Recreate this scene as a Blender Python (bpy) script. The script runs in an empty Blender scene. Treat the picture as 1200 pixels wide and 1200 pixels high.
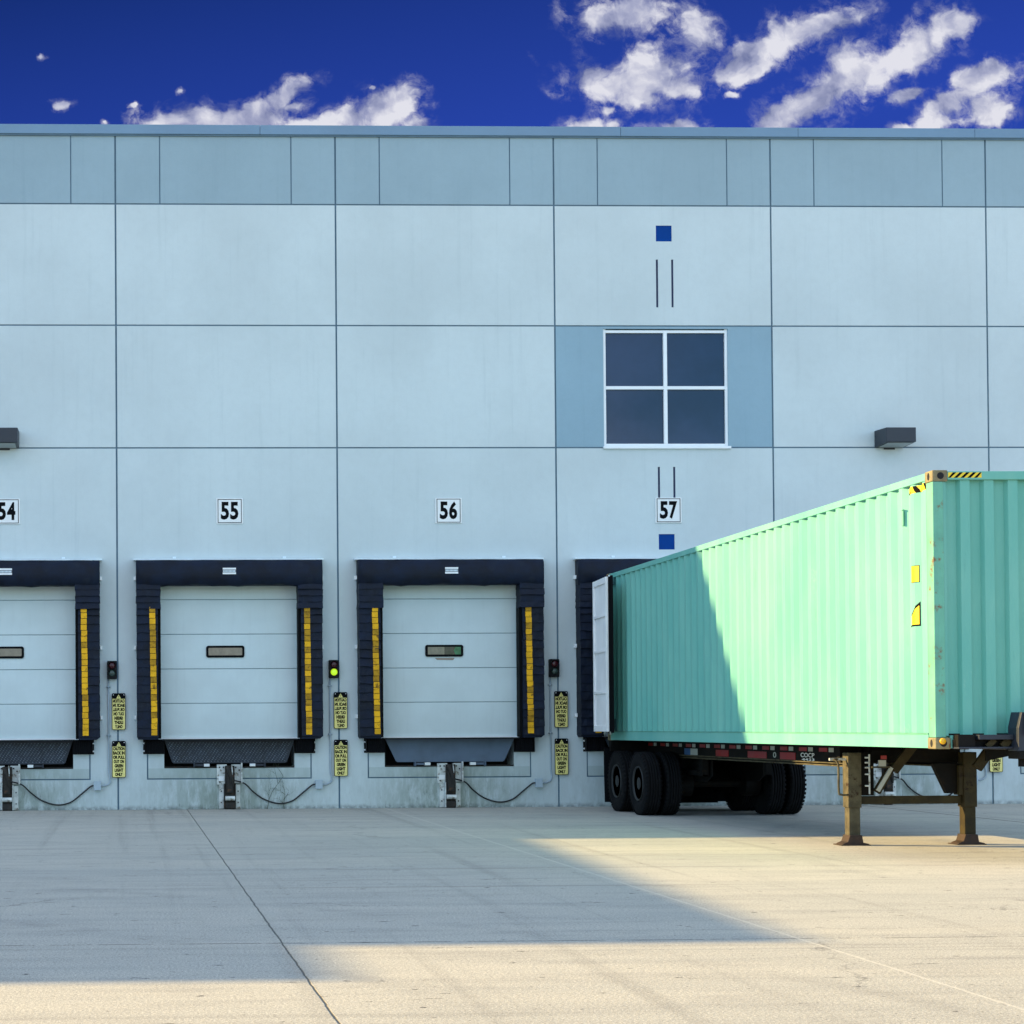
import bpy, bmesh, math, random
from mathutils import Vector, Matrix, noise as mnoise
random.seed(7)
R = math.radians
scene = bpy.context.scene
COL = scene.collection

# ------------------------------------------------------------------ camera
cam_data = bpy.data.cameras.new("camera")
cam = bpy.data.objects.new("camera", cam_data)
COL.objects.link(cam)
yaw, pit, rol = 0.0292, 0.0152, -0.0054
fwd = Vector((math.sin(yaw)*math.cos(pit), math.cos(yaw)*math.cos(pit), math.sin(pit)))
rgt = Vector((math.cos(yaw), -math.sin(yaw), 0))
up = rgt.cross(fwd)
r2 = rgt*math.cos(rol) + up*math.sin(rol)
u2 = -rgt*math.sin(rol) + up*math.cos(rol)
cam.matrix_world = Matrix(((r2.x, u2.x, -fwd.x, 0.1851), (r2.y, u2.y, -fwd.y, -30.8125),
                           (r2.z, u2.z, -fwd.z, 1.4721), (0, 0, 0, 1)))
cam_data.sensor_width = 36.0
cam_data.lens = 36.0*2015.23/1200.0
cam_data.shift_x = (600-209.69)/1200.0
cam_data.shift_y = (821.54-600)/1200.0
cam_data.clip_start = 0.1
cam_data.clip_end = 5000
scene.camera = cam
scene.render.resolution_x = scene.render.resolution_y = 1024

# ------------------------------------------------------------------ light
KX, KY = 2.48, 0.70                       # metres a shadow travels per metre of height
sun_dir = Vector((-KX, KY, 1.0)).normalized()      # towards the sun
SUN_EL = math.asin(sun_dir.z)
SUN_AZ = math.atan2(sun_dir.x, sun_dir.y)
sd = bpy.data.lights.new("sun", 'SUN')
sd.energy = 4.05
sd.angle = R(0.4)
sd.color = (1.0, 0.71, 0.31)
sun = bpy.data.objects.new("sun", sd)
COL.objects.link(sun)
sun.rotation_euler = (-sun_dir).to_track_quat('-Z', 'Y').to_euler()
sun.location = (-40, 15, 30)
scene.view_settings.view_transform = 'Standard'
scene.view_settings.look = 'None'
scene.view_settings.gamma = 1.0
scene.view_settings.exposure = 1.6


class NT:
    """tiny helper for wiring nodes"""
    def __init__(s, tree):
        s.t = tree; s.n = tree.nodes; s.l = tree.links; s.n.clear()
    def new(s, kind, **kw):
        nd = s.n.new(kind)
        for k, v in kw.items(): setattr(nd, k, v)
        return nd
    def put(s, sock, v):
        if hasattr(v, 'is_output') or isinstance(v, bpy.types.NodeSocket): s.l.new(v, sock)
        elif v is not None: sock.default_value = v
    def math(s, op, a, b=None, c=None, clamp=False):
        nd = s.new('ShaderNodeMath', operation=op, use_clamp=clamp)
        s.put(nd.inputs[0], a)
        if b is not None: s.put(nd.inputs[1], b)
        if c is not None: s.put(nd.inputs[2], c)
        return nd.outputs[0]
    def noise(s, vec, scale, detail=4, rough=0.55, out=0, dist=0.0):
        nd = s.new('ShaderNodeTexNoise')
        s.put(nd.inputs['Vector'], vec)
        nd.inputs['Scale'].default_value = scale
        nd.inputs['Detail'].default_value = detail
        nd.inputs['Roughness'].default_value = rough
        nd.inputs['Distortion'].default_value = dist
        return nd.outputs[out]
    def maprange(s, v, a, b, c=0.0, d=1.0, smooth=True):
        nd = s.new('ShaderNodeMapRange', interpolation_type='SMOOTHSTEP' if smooth else 'LINEAR')
        s.put(nd.inputs[0], v)
        for i, x in enumerate((a, b, c, d)): nd.inputs[i+1].default_value = x
        return nd.outputs[0]
    def mix(s, f, a, b, mode='MIX'):
        nd = s.new('ShaderNodeMix', data_type='RGBA', blend_type=mode)
        s.put(nd.inputs[0], f)
        s.put(nd.inputs[6], rgba(a) if isinstance(a, tuple) else a)
        s.put(nd.inputs[7], rgba(b) if isinstance(b, tuple) else b)
        return nd.outputs[2]
    def mapping(s, vec, scale=(1, 1, 1), loc=(0, 0, 0), rot=(0, 0, 0), typ='POINT'):
        nd = s.new('ShaderNodeMapping', vector_type=typ)
        s.put(nd.inputs['Vector'], vec)
        nd.inputs['Location'].default_value = loc
        nd.inputs['Rotation'].default_value = rot
        nd.inputs['Scale'].default_value = scale
        return nd.outputs[0]
    def sep(s, vec):
        nd = s.new('ShaderNodeSeparateXYZ'); s.put(nd.inputs[0], vec); return nd.outputs
    def comb(s, x, y, z=0.0):
        nd = s.new('ShaderNodeCombineXYZ')
        s.put(nd.inputs[0], x); s.put(nd.inputs[1], y); s.put(nd.inputs[2], z)
        return nd.outputs[0]

def rgba(c): return (c[0], c[1], c[2], 1.0)

# ------------------------------------------------------------------ sky
world = bpy.data.worlds.new("World")
scene.world = world
world.use_nodes = True
w = NT(world.node_tree)
SKY_STRENGTH = 0.13
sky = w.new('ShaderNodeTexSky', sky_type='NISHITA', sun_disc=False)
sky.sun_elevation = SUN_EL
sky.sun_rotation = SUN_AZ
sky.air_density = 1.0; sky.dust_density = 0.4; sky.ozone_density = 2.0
dvec = w.new('ShaderNodeTexCoord').outputs['Generated']
dx, dy, dz = w.sep(dvec)
# deep, polarised blue over the roof, brighter and paler sky at the back of the viewer
fy = w.maprange(dy, 0.1, 0.75)
ydiv = w.math('MAXIMUM', dy, 0.05)
U = w.math('DIVIDE', dx, ydiv)
V = w.math('DIVIDE', dz, ydiv)
UV = w.comb(U, V, 0.0)
gr = w.new('ShaderNodeValToRGB')
gr.color_ramp.elements[0].position = 0.0; gr.color_ramp.elements[0].color = (0.014, 0.040, 0.27, 1)
gr.color_ramp.elements[1].position = 1.0; gr.color_ramp.elements[1].color = (0.0022, 0.0115, 0.072, 1)
g1 = w.math('MULTIPLY_ADD', V, 5.0, -1.68)
g2 = w.math('MULTIPLY_ADD', U, -0.9, g1)
g3 = w.math('ADD', g2, 0.22)
w.put(gr.inputs[0], g3)
deep = gr.outputs[0]

PX0, PY0, PF = 150.8, 851.0, 2015.0
def pxd(x, y): return ((x-PX0)/PF, (PY0-y)/PF)
# every cloud over the roof: centre, radii and tilt of its lobes, as tangents of direction
lobes = [(932,128,46,20,38), (972,104,52,26,35), (1012,80,56,30,30), (1062,58,52,24,28), (1108,34,42,24,42), (1142,18,26,22,30),
         (745,92,66,24,-4), (772,74,48,26,15), (712,80,30,12,10),(768,108,26,12,0), (805,92,34,16,5),
         (868,72,34,15,25), (905,48,50,20,20), (948,26,50,20,18), (996,12,40,16,10), (900,75,26,10,30),
         (722,8,44,18,8), (765,2,44,14,0), (828,26,26,28,0),
         (812,142,30,16,0), (690,146,26,16,0), (730,146,12,8,0), (722,124,12,8,20), (872,104,8,5,0),
         (1172,78,36,18,18), (1142,104,36,16,22), (1118,132,34,14,10), (1180,118,30,22,0), (1086,96,22,10,20),(1075,140,14,8,0),
         (212,138,36,20,0), (262,136,54,18,0), (312,132,40,14,5), (340,104,28,13,25), (352,118,16,8,-10),(300,118,20,8,5),
         (372,144,44,12,0), (420,134,34,20,10), (458,122,34,24,15), (486,112,16,24,-8), (500,140,18,14,0),
         (73,116,9,6,10), (52,63,8,4,10), (161,118,6,3.5,0), (126,139,7,3,0), (441,98,6,3,0), (218,100,5,3,0)]
wob = w.noise(UV, 22.0, 5, 0.6, out=1)
wv = w.new('ShaderNodeVectorMath', operation='MULTIPLY_ADD')
w.put(wv.inputs[0], wob); wv.inputs[1].default_value = (0.030, 0.020, 0.0); wv.inputs[2].default_value = (0, 0, 0)
wadd = w.new('ShaderNodeVectorMath', operation='ADD'); w.put(wadd.inputs[0], UV); w.put(wadd.inputs[1], wv.outputs[0])
wsub = w.new('ShaderNodeVectorMath', operation='SUBTRACT'); w.put(wsub.inputs[0], wadd.outputs[0]); wsub.inputs[1].default_value = (0.015, 0.010, 0.0)
UVd = wsub.outputs[0]
dist = None
for (x, y, rx, ry, an) in lobes:
    cu, cv = pxd(x, y)
    m_ = w.mapping(UVd, scale=(rx/PF, ry/PF, 1), loc=(cu, cv, 0), rot=(0, 0, R(an)), typ='TEXTURE')
    ln = w.new('ShaderNodeVectorMath', operation='LENGTH'); w.put(ln.inputs[0], m_)
    if dist is None: dist = ln.outputs['Value']
    else:
        sm = w.new('ShaderNodeMath', operation='SMOOTH_MIN')
        w.put(sm.inputs[0], dist); w.put(sm.inputs[1], ln.outputs['Value']); sm.inputs[2].default_value = 0.30
        dist = sm.outputs[0]
n1 = w.noise(UVd, 48.0, 8, 0.57)
n2 = w.noise(w.mapping(UVd, loc=(0.0065, -0.0075, 0)), 48.0, 8, 0.57)
dens0 = w.math('SUBTRACT', 1.31, dist)
dens1 = w.math('MULTIPLY_ADD', w.math('SUBTRACT', n1, 0.5), 2.9, dens0)
solid = w.maprange(dens1, 0.08, 0.80)
# thin torn veil round every lobe
fine = w.noise(UVd, 120.0, 6, 0.65)
veil = w.math('MULTIPLY', w.maprange(dens1, -0.45, 0.55), w.maprange(fine, 0.40, 0.66, 0.0, 0.55))
dens = w.math('MAXIMUM', solid, veil)
densA = w.math('MULTIPLY', dens, w.maprange(dy, 0.2, 0.5))
m1 = w.noise(w.mapping(UVd, loc=(0.010, -0.013, 0)), 26.0, 4, 0.5)
m0 = w.noise(UVd, 26.0, 4, 0.5)
shade = w.math('MULTIPLY_ADD', w.math('SUBTRACT', m0, m1), 2.6, 0.50)
shade = w.math('MULTIPLY_ADD', w.math('SUBTRACT', n1, n2), 1.3, shade)
shade = w.math('MULTIPLY_ADD', w.maprange(dens1, 0.1, 1.0), 0.18, shade, clamp=True)
crp = w.new('ShaderNodeValToRGB')
crp.color_ramp.elements[0].position = 0.0; crp.color_ramp.elements[0].color = (0.10, 0.12, 0.24, 1)
crp.color_ramp.elements[1].position = 1.0; crp.color_ramp.elements[1].color = (0.50, 0.50, 0.55, 1)
e = crp.color_ramp.elements.new(0.5); e.color = (0.25, 0.265, 0.38, 1)
w.put(crp.inputs[0], shade)
front = w.mix(densA, deep, crp.outputs[0])
# the rest of the sky: Nishita, unseen bright cloud added to light the wall
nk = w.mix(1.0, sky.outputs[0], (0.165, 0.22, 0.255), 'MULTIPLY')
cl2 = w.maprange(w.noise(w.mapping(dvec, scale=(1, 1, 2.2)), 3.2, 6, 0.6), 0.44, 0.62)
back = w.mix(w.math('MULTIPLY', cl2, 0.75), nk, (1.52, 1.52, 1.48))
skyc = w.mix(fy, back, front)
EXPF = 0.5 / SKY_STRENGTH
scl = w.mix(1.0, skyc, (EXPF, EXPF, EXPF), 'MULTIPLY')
bg = w.new('ShaderNodeBackground')
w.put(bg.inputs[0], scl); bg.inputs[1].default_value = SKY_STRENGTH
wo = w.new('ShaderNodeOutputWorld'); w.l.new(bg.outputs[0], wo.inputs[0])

# ------------------------------------------------------------------ materials
def mat(name, col, rough=0.6, metal=0.0, var=0.12, vscale=3.0, col2=None, spots=None, bump=0.0, bscale=40.0,
        spec=0.5, streak=0.0, emit=None, coat=0.0):
    m = bpy.data.materials.new(name); m.use_nodes = True
    t = NT(m.node_tree)
    b = t.new('ShaderNodeBsdfPrincipled'); o = t.new('ShaderNodeOutputMaterial'); t.l.new(b.outputs[0], o.inputs[0])
    tc = t.new('ShaderNodeTexCoord').outputs['Object']
    n = t.noise(tc, vscale, 5, 0.6)
    dark = tuple(c*(1-var) for c in col); lite = tuple(min(1, c*(1+var)) for c in col)
    c = t.mix(t.maprange(n, 0.3, 0.7), dark, lite)
    if streak:
        ns = t.noise(t.mapping(tc, scale=(9, 9, 0.5)), 1.6, 5, 0.6)
        c = t.mix(t.math('MULTIPLY', t.maprange(ns, 0.5, 0.8), streak), c, tuple(v*0.45 for v in col))
    if col2 is not None:
        n2_ = t.noise(tc, spots or vscale*2.3, 8, 0.68)
        c = t.mix(t.maprange(n2_, 0.56, 0.66), c, col2)
    t.put(b.inputs['Base Color'], c)
    rv = t.maprange(n, 0.2, 0.8, max(0.02, rough-0.08), min(1, rough+0.08))
    t.put(b.inputs['Roughness'], rv)
    b.inputs['Metallic'].default_value = metal
    b.inputs['Specular IOR Level'].default_value = spec
    b.inputs['Coat Weight'].default_value = coat
    if bump:
        bp = t.new('ShaderNodeBump'); bp.inputs['Strength'].default_value = bump; bp.inputs['Distance'].default_value = 0.01
        t.put(bp.inputs['Height'], t.noise(tc, bscale, 4, 0.6)); t.l.new(bp.outputs[0], b.inputs['Normal'])
    if emit:
        b.inputs['Emission Color'].default_value = rgba(emit[0]); b.inputs['Emission Strength'].default_value = emit[1]
    return m

DOCK_C, BAY = 1.985, 3.967
def wall_mat(name, col, dirt=0.8):
    m = bpy.data.materials.new(name); m.use_nodes = True
    t = NT(m.node_tree)
    b = t.new('ShaderNodeBsdfPrincipled'); o = t.new('ShaderNodeOutputMaterial'); t.l.new(b.outputs[0], o.inputs[0])
    tc = t.new('ShaderNodeTexCoord').outputs['Object']
    x, y, z = t.sep(tc)
    n = t.noise(tc, 0.35, 4, 0.55)
    c = t.mix(t.maprange(n, 0.3, 0.7), tuple(v*0.93 for v in col), tuple(v*1.05 for v in col))
    nf = t.noise(t.mapping(tc, scale=(1, 1, 1)), 7.0, 8, 0.7)
    c = t.mix(t.maprange(nf, 0.35, 0.75, 0.0, 0.14), c, tuple(v*0.72 for v in col))
    # thin rain streaks running down
    ns = t.noise(t.mapping(tc, scale=(5.0, 1, 0.22)), 1.5, 6, 0.65)
    c = t.mix(t.maprange(ns, 0.52, 0.8, 0.0, 0.26), c, (col[0]*0.62, col[1]*0.68, col[2]*0.70))
    # damp dirt and algae at the base, mostly under the levellers
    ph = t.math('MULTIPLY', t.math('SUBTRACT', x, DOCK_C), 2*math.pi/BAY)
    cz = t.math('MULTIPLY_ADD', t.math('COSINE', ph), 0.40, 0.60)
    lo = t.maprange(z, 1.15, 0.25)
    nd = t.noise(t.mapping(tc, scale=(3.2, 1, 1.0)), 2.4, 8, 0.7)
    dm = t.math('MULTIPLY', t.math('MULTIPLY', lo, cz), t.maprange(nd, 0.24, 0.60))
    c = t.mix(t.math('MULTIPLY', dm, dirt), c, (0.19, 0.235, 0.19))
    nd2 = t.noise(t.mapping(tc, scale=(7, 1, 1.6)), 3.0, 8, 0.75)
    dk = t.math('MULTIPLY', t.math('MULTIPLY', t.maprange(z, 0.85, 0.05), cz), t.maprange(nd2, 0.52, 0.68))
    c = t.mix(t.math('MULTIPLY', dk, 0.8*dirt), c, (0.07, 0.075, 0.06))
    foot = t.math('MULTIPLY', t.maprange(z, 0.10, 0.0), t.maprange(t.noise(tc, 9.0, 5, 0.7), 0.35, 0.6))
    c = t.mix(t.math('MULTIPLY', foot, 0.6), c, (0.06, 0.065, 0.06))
    t.put(b.inputs['Base Color'], c)
    b.inputs['Roughness'].default_value = 0.82
    b.inputs['Specular IOR Level'].default_value = 0.25
    bp = t.new('ShaderNodeBump'); bp.inputs['Strength'].default_value = 0.35; bp.inputs['Distance'].default_value = 0.006
    t.put(bp.inputs['Height'], t.noise(tc, 26.0, 6, 0.7)); t.l.new(bp.outputs[0], b.inputs['Normal'])
    return m

WALLC = (0.565, 0.64, 0.655)
M = {}
M['wall'] = wall_mat('pale_blue_concrete', WALLC)
M['band'] = wall_mat('blue_grey_concrete', (0.305, 0.41, 0.465))
M['accent'] = wall_mat('steel_blue_concrete', (0.27, 0.40, 0.48))
M['groove'] = mat('joint_sealant', (0.12, 0.195, 0.26), 0.9)
M['linegroove'] = mat('navy_paint', (0.006, 0.014, 0.07), 0.6)
M['tapebrown'] = mat('brown_scuff', (0.30, 0.24, 0.19), 0.8)
M['square'] = mat('royal_blue_paint', (0.001, 0.045, 0.24), 0.7, var=0.06, spec=0.1)
M['dark'] = mat('dark_void', (0.006, 0.007, 0.009), 0.9)
M['coping'] = mat('coping_metal', (0.15, 0.25, 0.36), 0.45, 0.0, 0.1, 0.4)
M['trim'] = mat('pale_flashing', (0.66, 0.76, 0.80), 0.5)
M['concrete'] = wall_mat('bare_concrete', (0.48, 0.56, 0.56), 1.0)
M['roof'] = mat('roof_membrane', (0.5, 0.5, 0.48), 0.9)
M['door'] = mat('dock_door_enamel', (0.58, 0.67, 0.68), 0.45, 0.0, 0.05, 1.2, streak=0.08)
M['seam'] = mat('door_seam', (0.22, 0.30, 0.33), 0.8)
M['rubber'] = mat('black_rubber', (0.004, 0.0045, 0.006), 0.8, bump=0.5, bscale=60, spec=0.1)
M['gasket'] = mat('black_gasket', (0.003, 0.0035, 0.0045), 0.7, spec=0.1)
M['pane'] = mat('vision_glass_yard_reflection', (0.16, 0.135, 0.10), 0.12, 0.0, 0.25, 6, spec=0.6)  # brown of the reflected sunlit yard is put into the base colour
M['panereflection'] = mat('vision_glass_container_reflection', (0.02, 0.13, 0.06), 0.15, 0.0, 0.3, 9)  # container's green reflection painted as the glass colour
M['panedark'] = mat('vision_glass_dark', (0.045, 0.035, 0.030), 0.15, 0.0, 0.3, 9)
M['fabric'] = mat('navy_vinyl', (0.0034, 0.0080, 0.021), 0.60, 0.0, 0.45, 3, col2=(0.0075, 0.013, 0.025), spots=3.5, bump=1.0, bscale=7, spec=0.22)
M['yellow'] = mat('yellow_vinyl', (0.78, 0.40, 0.012), 0.6, 0.0, 0.2, 4, col2=(0.22, 0.11, 0.012), spots=7.0, spec=0.2)
M['yellowdirt'] = mat('dirty_yellow_vinyl', (0.42, 0.22, 0.012), 0.65, 0.0, 0.35, 9, col2=(0.10, 0.06, 0.012), spots=9.0, spec=0.2)
M['white'] = mat('white_paint', (0.78, 0.80, 0.80), 0.5, 0, 0.04)
M['greyink'] = mat('grey_ink', (0.20, 0.22, 0.25), 0.6)
M['black'] = mat('black_paint', (0.004, 0.0045, 0.006), 0.6, spec=0.2)
M['ink'] = mat('black_ink', (0.003, 0.0035, 0.005), 0.8, spec=0.1)
M['signyellow'] = mat('sign_yellow', (0.82, 0.72, 0.24), 0.5, 0, 0.08, 6)
M['frame'] = mat('window_frame_white', (0.80, 0.84, 0.86), 0.35, 0, 0.03)
M['glass'] = mat('tinted_glass', (0.004, 0.020, 0.060), 0.10, 0.0, 0.35, 0.6, spec=0.5)
M['lampmetal'] = mat('charcoal_metal', (0.014, 0.020, 0.032), 0.45, 0, 0.15, 4)
M['lamplens'] = mat('frosted_lens', (0.30, 0.34, 0.34), 0.35)
M['lipdark'] = mat('tread_plate', (0.022, 0.028, 0.040), 0.6, 0.2, 0.4, 3)
M['tread'] = mat('worn_tread', (0.15, 0.18, 0.21), 0.5, 0.3, 0.5, 12)
M['lipblue'] = mat('blue_grey_plate', (0.085, 0.125, 0.185), 0.55, 0.1, 0.15, 2.5, bump=0.2)
M['galv'] = mat('galvanised_steel', (0.55, 0.58, 0.56), 0.55, 0.1, 0.25, 6, col2=(0.18, 0.16, 0.12), spots=9)
M['rust'] = mat('rusty_steel', (0.022, 0.019, 0.016), 0.8, 0.1, 0.4, 8, col2=(0.075, 0.035, 0.015), spots=12, bump=0.5)
M['conduit'] = mat('grey_conduit', (0.34, 0.42, 0.48), 0.5, 0.1)
M['cable'] = mat('black_cable', (0.006, 0.007, 0.009), 0.5)
M['redlens'] = mat('red_lens', (0.045, 0.006, 0.010), 0.25, 0, 0.1)
M['greylens'] = mat('grey_lens', (0.035, 0.06, 0.05), 0.25, 0, 0.1)
M['greenlit'] = mat('lit_green_lens', (0.2, 0.6, 0.02), 0.3, emit=((0.50, 0.72, 0.02), 0.30))
M['twig'] = mat('dry_twig', (0.06, 0.075, 0.04), 0.9)

def container_mat(name, col, fade):
    m = bpy.data.materials.new(name); m.use_nodes = True
    t = NT(m.node_tree)
    b = t.new('ShaderNodeBsdfPrincipled'); o = t.new('ShaderNodeOutputMaterial'); t.l.new(b.outputs[0], o.inputs[0])
    tc = t.new('ShaderNodeTexCoord').outputs['Object']
    n = t.noise(t.mapping(tc, scale=(1, 1, 0.35)), 1.3, 6, 0.6)
    c = t.mix(t.maprange(n, 0.3, 0.7), col, fade)
    nsc = t.noise(t.mapping(tc, scale=(1, 1, 0.12)), 14, 5, 0.7)
    c = t.mix(t.maprange(nsc, 0.55, 0.8, 0.0, 0.35), c, tuple(v*0.6 for v in col))
    sc = t.noise(tc, 7.0, 9, 0.75)
    c = t.mix(t.maprange(sc, 0.70, 0.75, 0, 0.9), c, (0.05, 0.04, 0.025))
    lt = t.noise(t.mapping(tc, scale=(1, 1, 0.5)), 3.0, 9, 0.75)
    c = t.mix(t.maprange(lt, 0.62, 0.74, 0, 0.25), c, (0.34, 0.58, 0.46))
    t.put(b.inputs['Base Color'], c)
    b.inputs['Roughness'].default_value = 0.55
    b.inputs['Specular IOR Level'].default_value = 0.35
    bp = t.new('ShaderNodeBump'); bp.inputs['Strength'].default_value = 0.15; bp.inputs['Distance'].default_value = 0.01
    t.put(bp.inputs['Height'], t.noise(tc, 3.5, 4, 0.6)); t.l.new(bp.outputs[0], b.inputs['Normal'])
    return m
M['teal'] = container_mat('seafoam_container_paint', (0.115, 0.385, 0.325), (0.170, 0.44, 0.365))
M['tealdark'] = container_mat('worn_frame_paint', (0.10, 0.30, 0.22), (0.14, 0.38, 0.28))
M['post'] = mat('worn_post_paint', (0.115, 0.36, 0.26), 0.6, 0, 0.15, 2, col2=(0.16, 0.10, 0.05), spots=5, streak=0.2)
M['casting'] = mat('rusty_casting', (0.20, 0.17, 0.09), 0.75, 0, 0.35, 6, col2=(0.20, 0.07, 0.02), spots=9, bump=0.4)
M['doorwhite'] = mat('white_door_lining', (0.84, 0.83, 0.82), 0.45, 0, 0.06, 2, streak=0.1)
M['chassis'] = mat('chassis_black', (0.0055, 0.005, 0.0045), 0.7, 0.0, 0.35, 4, col2=(0.014, 0.009, 0.005), spots=6, bump=0.3, spec=0.15)
M['olive'] = mat('muddy_brown_steel', (0.037, 0.028, 0.011), 0.7, 0.0, 0.35, 5, col2=(0.018, 0.010, 0.005), spots=7, bump=0.4, spec=0.2)
M['legpaint'] = mat('weathered_leg_steel', (0.080, 0.070, 0.042), 0.7, 0.0, 0.4, 6, col2=(0.03, 0.016, 0.008), spots=8, bump=0.4, spec=0.2)
M['shoe'] = mat('rusty_shoe', (0.035, 0.018, 0.011), 0.8, 0.0, 0.4, 9, col2=(0.03, 0.02, 0.015), spots=14, bump=0.5)
M['navysteel'] = mat('navy_steel', (0.012, 0.018, 0.032), 0.6, 0.0, 0.25, 4, bump=0.2)
M['tyre'] = mat('tyre_rubber', (0.0045, 0.005, 0.006), 0.85, 0, 0.3, 5, col2=(0.012, 0.012, 0.012), spots=4, bump=0.3, spec=0.15)
M['rim'] = mat('dull_rim', (0.03, 0.033, 0.033), 0.6, 0.3, 0.3, 6)
M['reflred'] = mat('red_reflector', (0.30, 0.008, 0.006), 0.35)
M['reflwhite'] = mat('white_reflector', (0.42, 0.44, 0.40), 0.4)
M['hazyellow'] = mat('hazard_yellow', (0.80, 0.58, 0.01), 0.5)
M['amber'] = mat('amber_lens', (0.85, 0.42, 0.01), 0.3)
M['plateblue'] = mat('plate_blue', (0.03, 0.10, 0.25), 0.4)

# ------------------------------------------------------------------ mesh helpers
class MB:
    def __init__(s): s.v = []; s.f = []; s.m = []; s.mats = []
    def mi(s, m):
        m = M[m] if isinstance(m, str) else m
        if m not in s.mats: s.mats.append(m)
        return s.mats.index(m)
    def add(s, vs, fs, m):
        k = len(s.v); s.v += [tuple(v) for v in vs]
        i = s.mi(m)
        for f in fs: s.f.append(tuple(k+a for a in f)); s.m.append(i)
    def box(s, x0, x1, y0, y1, z0, z1, m):
        vs = [(x, y, z) for z in (z0, z1) for y in (y0, y1) for x in (x0, x1)]
        s.add(vs, [(0,2,3,1), (4,5,7,6), (0,1,5,4), (2,6,7,3), (0,4,6,2), (1,3,7,5)], m)
        return s
    def prism(s, poly, axis, a, b, m):
        """poly: 2-D outline; axis: 'x','y','z' of extrusion from a to b"""
        def P(p, t):
            if axis == 'x': return (t, p[0], p[1])
            if axis == 'y': return (p[0], t, p[1])
            return (p[0], p[1], t)
        n = len(poly)
        vs = [P(p, a) for p in poly] + [P(p, b) for p in poly]
        fs = [tuple(range(n)), tuple(range(2*n-1, n-1, -1))]
        fs += [(i, i+n, (i+1) % n+n, (i+1) % n) for i in range(n)]
        s.add(vs, fs, m); return s
    def tube(s, pts, r, m, seg=8):
        pts = [Vector(p) for p in pts]
        rs = r if isinstance(r, (list, tuple)) else [r]*len(pts)
        vs = []; fs = []
        ref = Vector((0.13, 0.31, 0.94)).normalized()
        for i, p in enumerate(pts):
            d = (pts[min(i+1, len(pts)-1)] - pts[max(i-1, 0)]).normalized()
            a = d.cross(ref)
            if a.length < 1e-3: a = d.cross(Vector((1, 0, 0)))
            a.normalize(); b = d.cross(a)
            for k in range(seg):
                t = 2*math.pi*k/seg
                vs.append(p + (a*math.cos(t)+b*math.sin(t))*rs[i])
        for i in range(len(pts)-1):
            for k in range(seg):
                fs.append((i*seg+k, i*seg+(k+1) % seg, (i+1)*seg+(k+1) % seg, (i+1)*seg+k))
        fs.append(tuple(range(seg))); fs.append(tuple(len(vs)-1-k for k in range(seg)))
        s.add(vs, fs, m); return s
    def lathe(s, prof, axis, c, m, seg=40):
        """prof: (t along axis, radius)"""
        vs = []; fs = []
        for (t, r) in prof:
            for k in range(seg):
                a = 2*math.pi*k/seg
                p = (r*math.cos(a), r*math.sin(a))
                if axis == 'x': vs.append((c[0]+t, c[1]+p[0], c[2]+p[1]))
                elif axis == 'y': vs.append((c[0]+p[0], c[1]+t, c[2]+p[1]))
                else: vs.append((c[0]+p[0], c[1]+p[1], c[2]+t))
        for i in range(len(prof)-1):
            for k in range(seg):
                fs.append((i*seg+k, i*seg+(k+1) % seg, (i+1)*seg+(k+1) % seg, (i+1)*seg+k))
        fs.append(tuple(range(seg))); fs.append(tuple(len(vs)-1-k for k in range(seg)))
        s.add(vs, fs, m); return s
    def build(s, name, parent=None, bevel=0.0, smooth=False, label=None, loc=None):
        me = bpy.data.meshes.new(name)
        me.from_pydata(s.v, [], s.f)
        for m in s.mats: me.materials.append(m)
        me.polygons.foreach_set('material_index', s.m)
        bm = bmesh.new(); bm.from_mesh(me)
        bmesh.ops.recalc_face_normals(bm, faces=bm.faces)
        bm.to_mesh(me); bm.free()
        if smooth: me.polygons.foreach_set('use_smooth', [True]*len(me.polygons))
        me.update()
        o = bpy.data.objects.new(name, me); COL.objects.link(o)
        if parent: o.parent = parent
        if loc: o.location = loc
        if label: o['label'] = label
        if bevel:
            b = o.modifiers.new('bevel', 'BEVEL'); b.width = bevel; b.segments = 2
            b.limit_method = 'ANGLE'; b.angle_limit = R(35)
        if smooth:
            try:
                with bpy.context.temp_override(object=o, active_object=o, selected_objects=[o]):
                    bpy.ops.object.shade_auto_smooth(angle=R(35))
            except Exception: pass
        return o

def empty(name, loc=(0, 0, 0), rz=0.0):
    o = bpy.data.objects.new(name, None); COL.objects.link(o)
    o.location = loc; o.rotation_euler = (0, 0, rz); o.empty_display_size = 0.2
    return o
def tag(o, label, cat, group=None):
    o['label'] = label; o['category'] = cat
    if group: o['group'] = group
    return o
def struct(o): o['kind'] = 'structure'; return o
def dup(o, parent=None):
    c = o.copy(); COL.objects.link(c); c.parent = parent
    for ch in list(o.children): dup(ch, c)
    return c

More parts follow.
